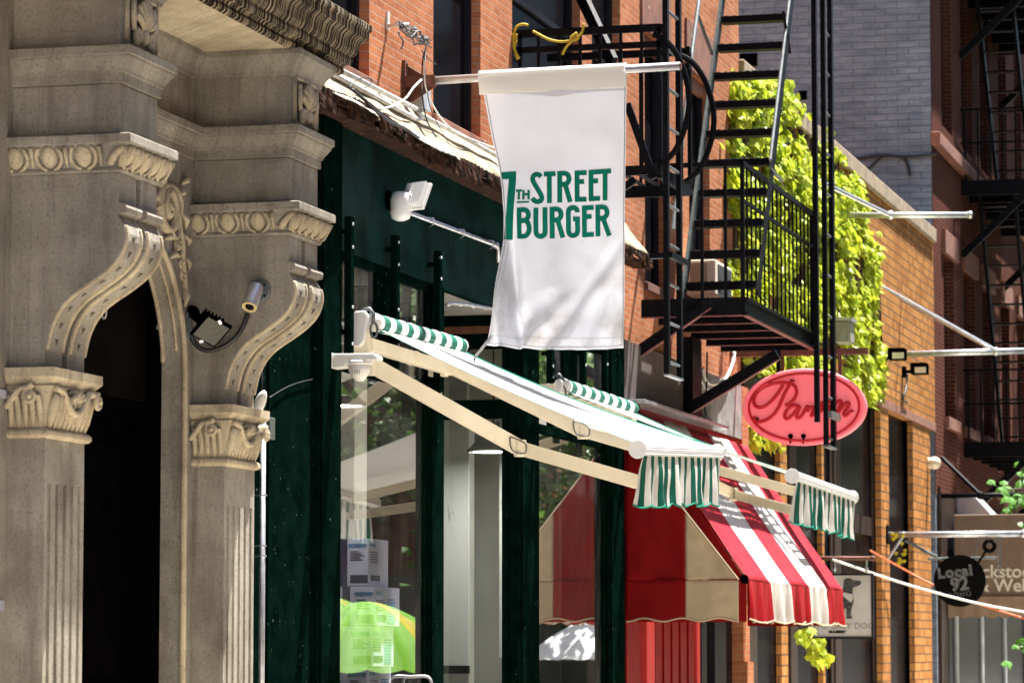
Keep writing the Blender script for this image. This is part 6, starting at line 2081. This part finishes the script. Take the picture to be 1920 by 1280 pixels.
# dog sign
p0, p1 = V(1511, 1197, Ydog), V(1637, 1074, Ydog)
ds = thing('hanging_sign', 'white square hanging sign painted with a sitting dark dog', 'sign', ((p0.x + p1.x) / 2, Ydog, p0.z))
q = MB(); q.box(p0.x + .03, p1.x - .03, Ydog, Ydog + .06, p0.z + .03, p1.z - .03); q.build('board', M['sign_white'], ds)
q = MB()
for a in ((p0.x, p1.x, p0.z, p0.z + .03), (p0.x, p1.x, p1.z - .03, p1.z), (p0.x, p0.x + .03, p0.z + .031, p1.z - .031), (p1.x - .03, p1.x, p0.z + .031, p1.z - .031)):
    q.box(a[0], a[1], Ydog - .02, Ydog + .08, a[2], a[3])
q.build('frame', M['win_frame'], ds)
sc_px = (p1.x - p0.x) / (1637 - 1511)
y_ = Ydog - .004
def dp(x, y):       # zoom picture 1380..1700 at 4.572
    p = V(1380 + x / 4.572, 1000 + y / 4.572, Ydog); return (p.x, p.z)
dog = [(925, 395), (950, 380), (985, 382), (1005, 398), (1040, 402), (1072, 402), (1072, 430), (1050, 445), (1020, 455), (1000, 470), (1003, 520), (1012, 560), (1005, 600), (990, 640), (985, 690), (996, 712), (996, 728), (945, 728), (945, 640), (932, 640), (926, 712), (930, 728), (890, 728), (850, 728), (850, 690), (880, 600), (900, 520), (918, 470)]
q = MB(); q.prism([dp(x, y) for x, y in dog], 'y', Ydog - .006, Ydog - .001)
q.build('dog_emblem', mk('speckled_dog_paint', (.03, .03, .032), (.16, .16, .16), 55, .7, lo=.55, hi=.62), ds)
q = MB(); q.prism([dp(x, y) for x, y in [(917, 500), (1003, 520), (1006, 560), (985, 590), (917, 530)]], 'y', Ydog - .011, Ydog - .0065); q.build('bandana', M['sign_white'], ds)
q = MB()
for ya in (398, 425, 450, 475):
    pass
p = V(1578, 1173, Ydog); text_on(q, 'THE GREY DOG', (p.x + .02, y_, p.z), (1, 0, 0), (0, 0, 1), 15.5 * sc_px, space=1.05)
q.build('lettering', M['ink_grey'], ds)
q = MB(); p = V(1570, 1184, Ydog); text_on(q, 'MULBERRY', (p.x, y_, p.z), (1, 0, 0), (0, 0, 1), 6.5 * sc_px, off=.004); q.build('small_lettering', M['ink'], ds)
q = MB()
for x in (1625, 1565):
    q.tube([V(x, 1046, Ydog), V(x, 1075, Ydog)], .015, 6); q.ell(V(x, 1066, Ydog), .03, .03, .04)
q.build('hook', M['galv'], ds)
# two floodlights on the tan wall, wall lantern, bulb lamp
def small_flood(base, head, lab, lit_mat='lamp_lens'):
    b = W(base[0], base[1], BX); t = thing('floodlight', lab, 'light', b, 'small floodlights on the tan wall')
    h = W(head[0], head[1], BX + .35)
    q = MB(); q.lathe([(0, 0), (.10, 0), (.10, .06), (0, .07)], b, (1, 0, 0), 14); q.tube([b + Vector((.06, 0, 0)), h], .03, 7); q.build('mount', M['black'], t)
    q = MB(); q.box(h.x - .10, h.x + .18, h.y - .16, h.y + .16, h.z - .06, h.z + .13); q.build('housing', M['black'], t, bevel=.01)
    q = MB(); q.box(h.x - .02, h.x + .17, h.y - .175, h.y - .162, h.z - .05, h.z + .05); q.build('lens', M['lamp_lens'], t)
small_flood((1655, 672), (1678, 668), 'small floodlight just below the long grey pole on the tan wall')
small_flood((1692, 697), (1720, 695), 'small floodlight lower right on the tan wall with a dangling wire')
wire('dangling_wire', smooth_path([W(1701, 700, BX + .04), W(1700, 720, BX + .04), W(1697, 735, BX + .04), W(1692, 748, BX + .04), W(1702, 755, BX + .04)], 5), .018, M['cable'], 'black wire dangling under the lower floodlight on tan bricks', 'wire')
Yl_ = YX(1560, BX + .3)
p0, p1 = V(1565, 642, Yl_), V(1594, 596, Yl_)
t = thing('wall_box', 'grey wooden planter box fixed among the ivy behind the iron ladder', 'box', p0)
q = MB(); q.box(p0.x, p1.x, Yl_, Yl_ + .4, p0.z, p1.z - .04); q.build('box_body', mk('weathered_grey_wood', (.30, .30, .24), (.18, .18, .14), 8, .8, stretch=(6, 6, .6)), t, bevel=.02)
q = MB(); q.box(p0.x - .03, p1.x + .03, Yl_ - .03, Yl_ + .43, p1.z - .039, p1.z + .01); q.build('box_rim', M['galv'], t)
b = W(1740, 868, BX); q = MB(); q.ell(b + Vector((.12, 0, 0)), .12, .14, .12); q.box(b.x + .001, b.x + .05, b.y - .08, b.y + .08, b.z - .1, b.z + .1)
tag(q.build('globe_lamp', M['lamp_lens'], None, smooth=True, loc=b), 'small round wall lamp beside the dark strut pole', 'lamp')

# brown shop awning with lettering
Yw = YX(1775, BX) - .0
p0, p1 = V(1790, 1118, Yw), V(2030, 962, Yw)
ba = thing('shop_awning', 'brown box awning with cream lettering and scalloped tan valance at the right edge', 'awning', (p0.x, Yw, p0.z))
q = MB(); q.prism([(BX + .3 if False else p0.x, p0.z), (p1.x, p0.z), (p1.x, p1.z), (p0.x, p1.z)], 'y', Yw, Yw + 2.6); q.build('canopy', M['brown_canvas'], ba, bevel=.02)
pv0 = V(1768, 1118, Yw - .1); zv0 = V(1768, 1158, Yw - .1).z
q = MB()
def bv(u, v):
    x = pv0.x + (p1.x - pv0.x) * u
    return Vector((x, Yw - .06 + .01 * math.sin(x * 20), pv0.z + (zv0 - pv0.z) * v * (.88 + .12 * abs(math.sin(u * 32)))))
q.grid(bv, 160, 4); q.build('valance', mk('tan_brown_canvas', (.26, .18, .12), (.22, .15, .10), 4, .85), ba, solid=.01)
q = MB(); px_ = V(1801, 1100, Yw).x - V(1800, 1100, Yw).x
a = V(1800, 1072, Yw); text_on(q, 'Blackstock', (a.x, Yw - .012, a.z), (1, 0, 0), (0, 0, 1), 34 * px_, align='LEFT', off=.006)
a = V(1833, 1098, Yw); text_on(q, '& Weber', (a.x, Yw - .012, a.z), (1, 0, 0), (0, 0, 1), 34 * px_, align='LEFT', off=.006)
q.build('lettering', M['cream_ink'], ba)
# pale rounded hood over the next door
t = thing('door_hood', 'pale grey quarter-round canvas hood behind the brown awning', 'canopy', V(1775, 1040, Yw + .9))
Yh = Yw + 1.4
q = MB(); pts = [V(1772, 1070, Yh), V(1772, 1000, Yh), V(1780, 950, Yh), V(1800, 925, Yh), V(1830, 932, Yh), V(1856, 960, Yh), V(1880, 1000, Yh), V(1895, 1070, Yh)]
q.prism([(p.x, p.z) for p in pts], 'y', Yh, Yh + 1.2); q.build('canvas', mk('pale_grey_canvas', (.42, .42, .45), (.36, .36, .38), 3, .8), t, bevel=.03)
# street posts and pale frames under it
# ropes
rope_px = [(1562, 1049), (1600, 1062), (1653, 1080), (1700, 1095), (1749, 1109), (1790, 1120), (1827, 1129), (1870, 1138), (1940, 1150)]
wire('rope', smooth_path([V(x, y, Ydog - .2 + i * .9) for i, (x, y) in enumerate(rope_px)], 4), .020, M['rope_white'], 'white rope sagging from the dog sign across to the right edge', 'rope')
o0 = W(1632, 1032, BX + .05); o1 = V(1935, 1163, 50.0)
wire('cord', smooth_path([o0, V(1690, 1064, Ypan + .5), V(1745, 1094, Ypan + .5), V(1821, 1126, Ypan + .5), V(1870, 1143, Ypan + .5), V(1940, 1165, Ypan + .5)], 4), .018, M['orange'], 'orange cord running behind the frying-pan sign to the lower right', 'cord')
q = MB()
for i in range(16):
    a = V(1690 + random.uniform(-18, 8), 1010 + random.uniform(-10, 45), Ypan - .1); leaf(q, a, .07, (0, -1, .3), (0, 0, -1))
tag(q.build('dry_leaves', M['lime_y'], None, fix=False, loc=V(1690, 1020, Ypan)), 'few dry yellow leaves caught on the pole of the frying-pan sign', 'leaves')

# ================================================================== trees, parasols and houses across the street (seen in the glass)
def tree(lab, base, h, cr, n, s, seed, cz=None):
    random.seed(seed); bx, by_ = base
    t = thing('street_tree', lab, 'tree', (bx, by_, 0), 'street trees')
    q = MB(); q.tube(smooth_path([(bx, by_, 0), (bx + .08, by_, h * .3), (bx - .05, by_ + .1, h * .6), (bx, by_, h * .9)], 4), [.16 - .011 * i for i in range(13)], 8)
    for k in range(9):
        a = k * 2.4; z = h * (.35 + .05 * k); q.tube([(bx, by_, z), (bx + math.cos(a) * cr * .4, by_ + math.sin(a) * cr * .4, z + .6), (bx + math.cos(a) * cr * .8, by_ + math.sin(a) * cr * .8, z + 1.0)], [.06, .045, .015], 6)
    q.build('trunk', M['bark'], t, smooth=True)
    q = MB()
    clumps = []
    for k in range(34):
        a = random.uniform(0, 6.28); u = random.uniform(-1, 1); r = random.random() ** .4
        clumps.append(Vector((bx + cr * r * math.sqrt(1 - u * u) * math.cos(a), by_ + cr * r * math.sqrt(1 - u * u) * math.sin(a), h * .68 + h * .36 * u * r)))
    for i in range(n):
        c = random.choice(clumps); p = c + Vector((random.gauss(0, .42), random.gauss(0, .42), random.gauss(0, .32)))
        leaf(q, p, s * random.uniform(.7, 1.3), (random.gauss(0, .6), random.gauss(0, .6), 1), (random.gauss(0, 1), random.gauss(0, 1), -.5))
    f = q.build('crown', M['tree_leaf'], t, fix=False)
    return t
tree('street tree with loose light-green crown mirrored in the far shop window', (7.0, 60), 8.5, 2.6, 5200, .20, 21)
tree('tall street tree farther up the street mirrored in the shop windows', (9.5, 76), 11, 3.2, 4500, .26, 22)
tree('street tree just right of the frame shading the dark brick tenement', (3.5, 79), 15, 3.1, 5200, .28, 23)
# leafy twig entering at the right edge
def twig(cx, cy, Yp, n, lab, spread=.28):
    c = V(cx, cy, Yp); q = MB()
    t = thing('tree_branch', lab, 'branch', c, 'leafy branches at the right edge')
    for i in range(n):
        p = c + Vector((random.gauss(.25, spread), random.gauss(0, .3), random.gauss(0, spread * .7)))
        leaf(q, p, random.uniform(.14, .22), (random.gauss(0, .5), -.6, .8), (random.gauss(0, .7), 0, -.8))
    q.build('leaves', leaf_mats, t, fix=False)
    q = MB(); q.tube([c + Vector((-.1, 0, 0)), c + Vector((.9, .1, .1))], .018, 5); q.build('stalk', M['bark'], t)
leaf_mats = leaf_mat('fresh_leaf', (.10, .28, .03), (.06, .17, .02), .35)
twig(1900, 918, 58, 60, 'leafy green branch at the right edge above the brown awning')
twig(1918, 1215, 58, 26, 'small leafy branch at the lower right corner of the picture', .2)

def parasol(lab, x, y, ztop, r, mA, mB, drop=.45):
    t = thing('parasol', lab, 'parasol', (x, y, 0), 'parasols across the pavement')
    n = 20
    for part_i, mt in ((0, mA), (1, mB)):
        q = MB()
        for k in range(n):
            if part_i == 0 and k == 11 or part_i == 1 and k != 11:
                continue
            for j in range(6):
                for i in range(8):
                    def pt(u, v):
                        a = 2 * math.pi * (k + u) / n
                        rr = r * v * (1 - .05 * math.sin(u * math.pi))
                        return Vector((x + rr * math.cos(a), y + rr * math.sin(a), ztop - drop * (v ** 1.7) - .05 * math.sin(u * math.pi) * v))
                    q.add([pt(j / 6, i / 8), pt((j + 1) / 6, i / 8), pt((j + 1) / 6, (i + 1) / 8), pt(j / 6, (i + 1) / 8)], [[0, 1, 2, 3]])
        q.build('canopy', M[mt], t, fix=True)
    q = MB(); q.tube([(x, y, 0), (x, y, ztop)], .025, 8); q.lathe([(0, 0), (.025, .02), (.03, .05), (.015, .09), (0, .10)], (x, y, ztop), (0, 0, 1), 10); q.build('pole', M['wood'], t)
    q = MB(); q.lathe([(0, 0), (.3, 0), (.3, .06), (.06, .10), (0, .1)], (x, y, .001), (0, 0, 1), 16); q.build('base', M['black'], t)
parasol('lime-green parasol mirrored at the foot of the first shop window, nearer one', 5.70, 46.0, 2.40, 1.6, 'lime', 'lime_y', .95)
parasol('lime-green parasol mirrored at the left edge of the first shop window, farther one', 7.0, 48.2, 2.52, 1.45, 'lime', 'lime_y', 1.0)
parasol('white parasol mirrored low in the far shop window', 4.7, 57.0, 2.35, 1.5, 'white_sheet', 'white_sheet', .75)
# houses opposite
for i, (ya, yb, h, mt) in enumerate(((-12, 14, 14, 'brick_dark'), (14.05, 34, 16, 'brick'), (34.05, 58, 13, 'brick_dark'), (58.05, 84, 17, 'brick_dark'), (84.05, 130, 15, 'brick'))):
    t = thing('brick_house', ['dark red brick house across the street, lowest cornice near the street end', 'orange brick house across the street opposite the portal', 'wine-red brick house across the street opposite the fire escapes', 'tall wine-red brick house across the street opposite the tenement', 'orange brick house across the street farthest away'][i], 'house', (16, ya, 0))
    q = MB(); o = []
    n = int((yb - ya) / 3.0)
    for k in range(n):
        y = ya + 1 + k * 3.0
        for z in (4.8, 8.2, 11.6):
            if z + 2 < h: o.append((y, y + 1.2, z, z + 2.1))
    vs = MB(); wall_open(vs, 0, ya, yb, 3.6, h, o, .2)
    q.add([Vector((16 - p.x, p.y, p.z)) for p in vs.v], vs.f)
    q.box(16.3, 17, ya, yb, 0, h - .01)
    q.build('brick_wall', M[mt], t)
    q = MB(); q.box(16.0, 16.29, ya, yb, 0, 3.599); q.build('shopfront', M['wood' if i % 2 else 'green'], t)
    q = MB()
    for a in o: q.box(16.18, 16.22, a[0] + .01, a[1] - .01, a[2] + .01, a[3] - .01)
    tag(q.build('window_panes', M['pane'], t), kind='stuff')
    q = MB(); q.box(15.5, 16.3, ya, yb, h, h + .6); q.build('cornice', M['brownstone'], t)
# ================================================================== ground, light, air
g = MB(); g.box(-60, 60, -40, 320, -.4, -.15)
tag(g.build('ground', M['asphalt'], None), kind='structure')
g = MB(); g.box(-.5, 4.5, -30, 160, -.149, 0); g.box(12.0, 16, -30, 160, -.149, 0)
tag(g.build('pavement', M['ground'], None, bevel=.02), kind='structure')

SUN = Vector((.165, .25, .955)).normalized()
sd = bpy.data.lights.new('sun', 'SUN'); sd.energy = 5.0; sd.angle = R(0.55); sd.color = (1.0, .965, .91)
so = bpy.data.objects.new('sun', sd); COL.objects.link(so)
so.rotation_euler = SUN.to_track_quat('Z', 'Y').to_euler()
so.location = (10, 20, 40)
w = bpy.data.worlds.new('World'); S.world = w; w.use_nodes = True
wt = w.node_tree; bg = wt.nodes['Background']
sky = wt.nodes.new('ShaderNodeTexSky'); sky.sky_type = 'NISHITA'; sky.sun_disc = False
sky.sun_elevation = math.asin(SUN.z); sky.sun_rotation = math.atan2(SUN.x, SUN.y)
sky.air_density = 1.0; sky.dust_density = 1.5; sky.ozone_density = 1.0
wt.links.new(sky.outputs[0], bg.inputs[0]); bg.inputs[1].default_value = 0.05
S.view_settings.view_transform = 'Standard'; S.view_settings.look = 'None'; S.view_settings.gamma = 1.0
S.view_settings.exposure = 2.1
S.cycles.max_bounces = 8; S.cycles.transparent_max_bounces = 16; S.cycles.diffuse_bounces = 4; S.cycles.glossy_bounces = 4
S.cycles.caustics_reflective = False; S.cycles.caustics_refractive = False
S.cycles.use_denoising = True
S.render.resolution_x = 1024; S.render.resolution_y = 682
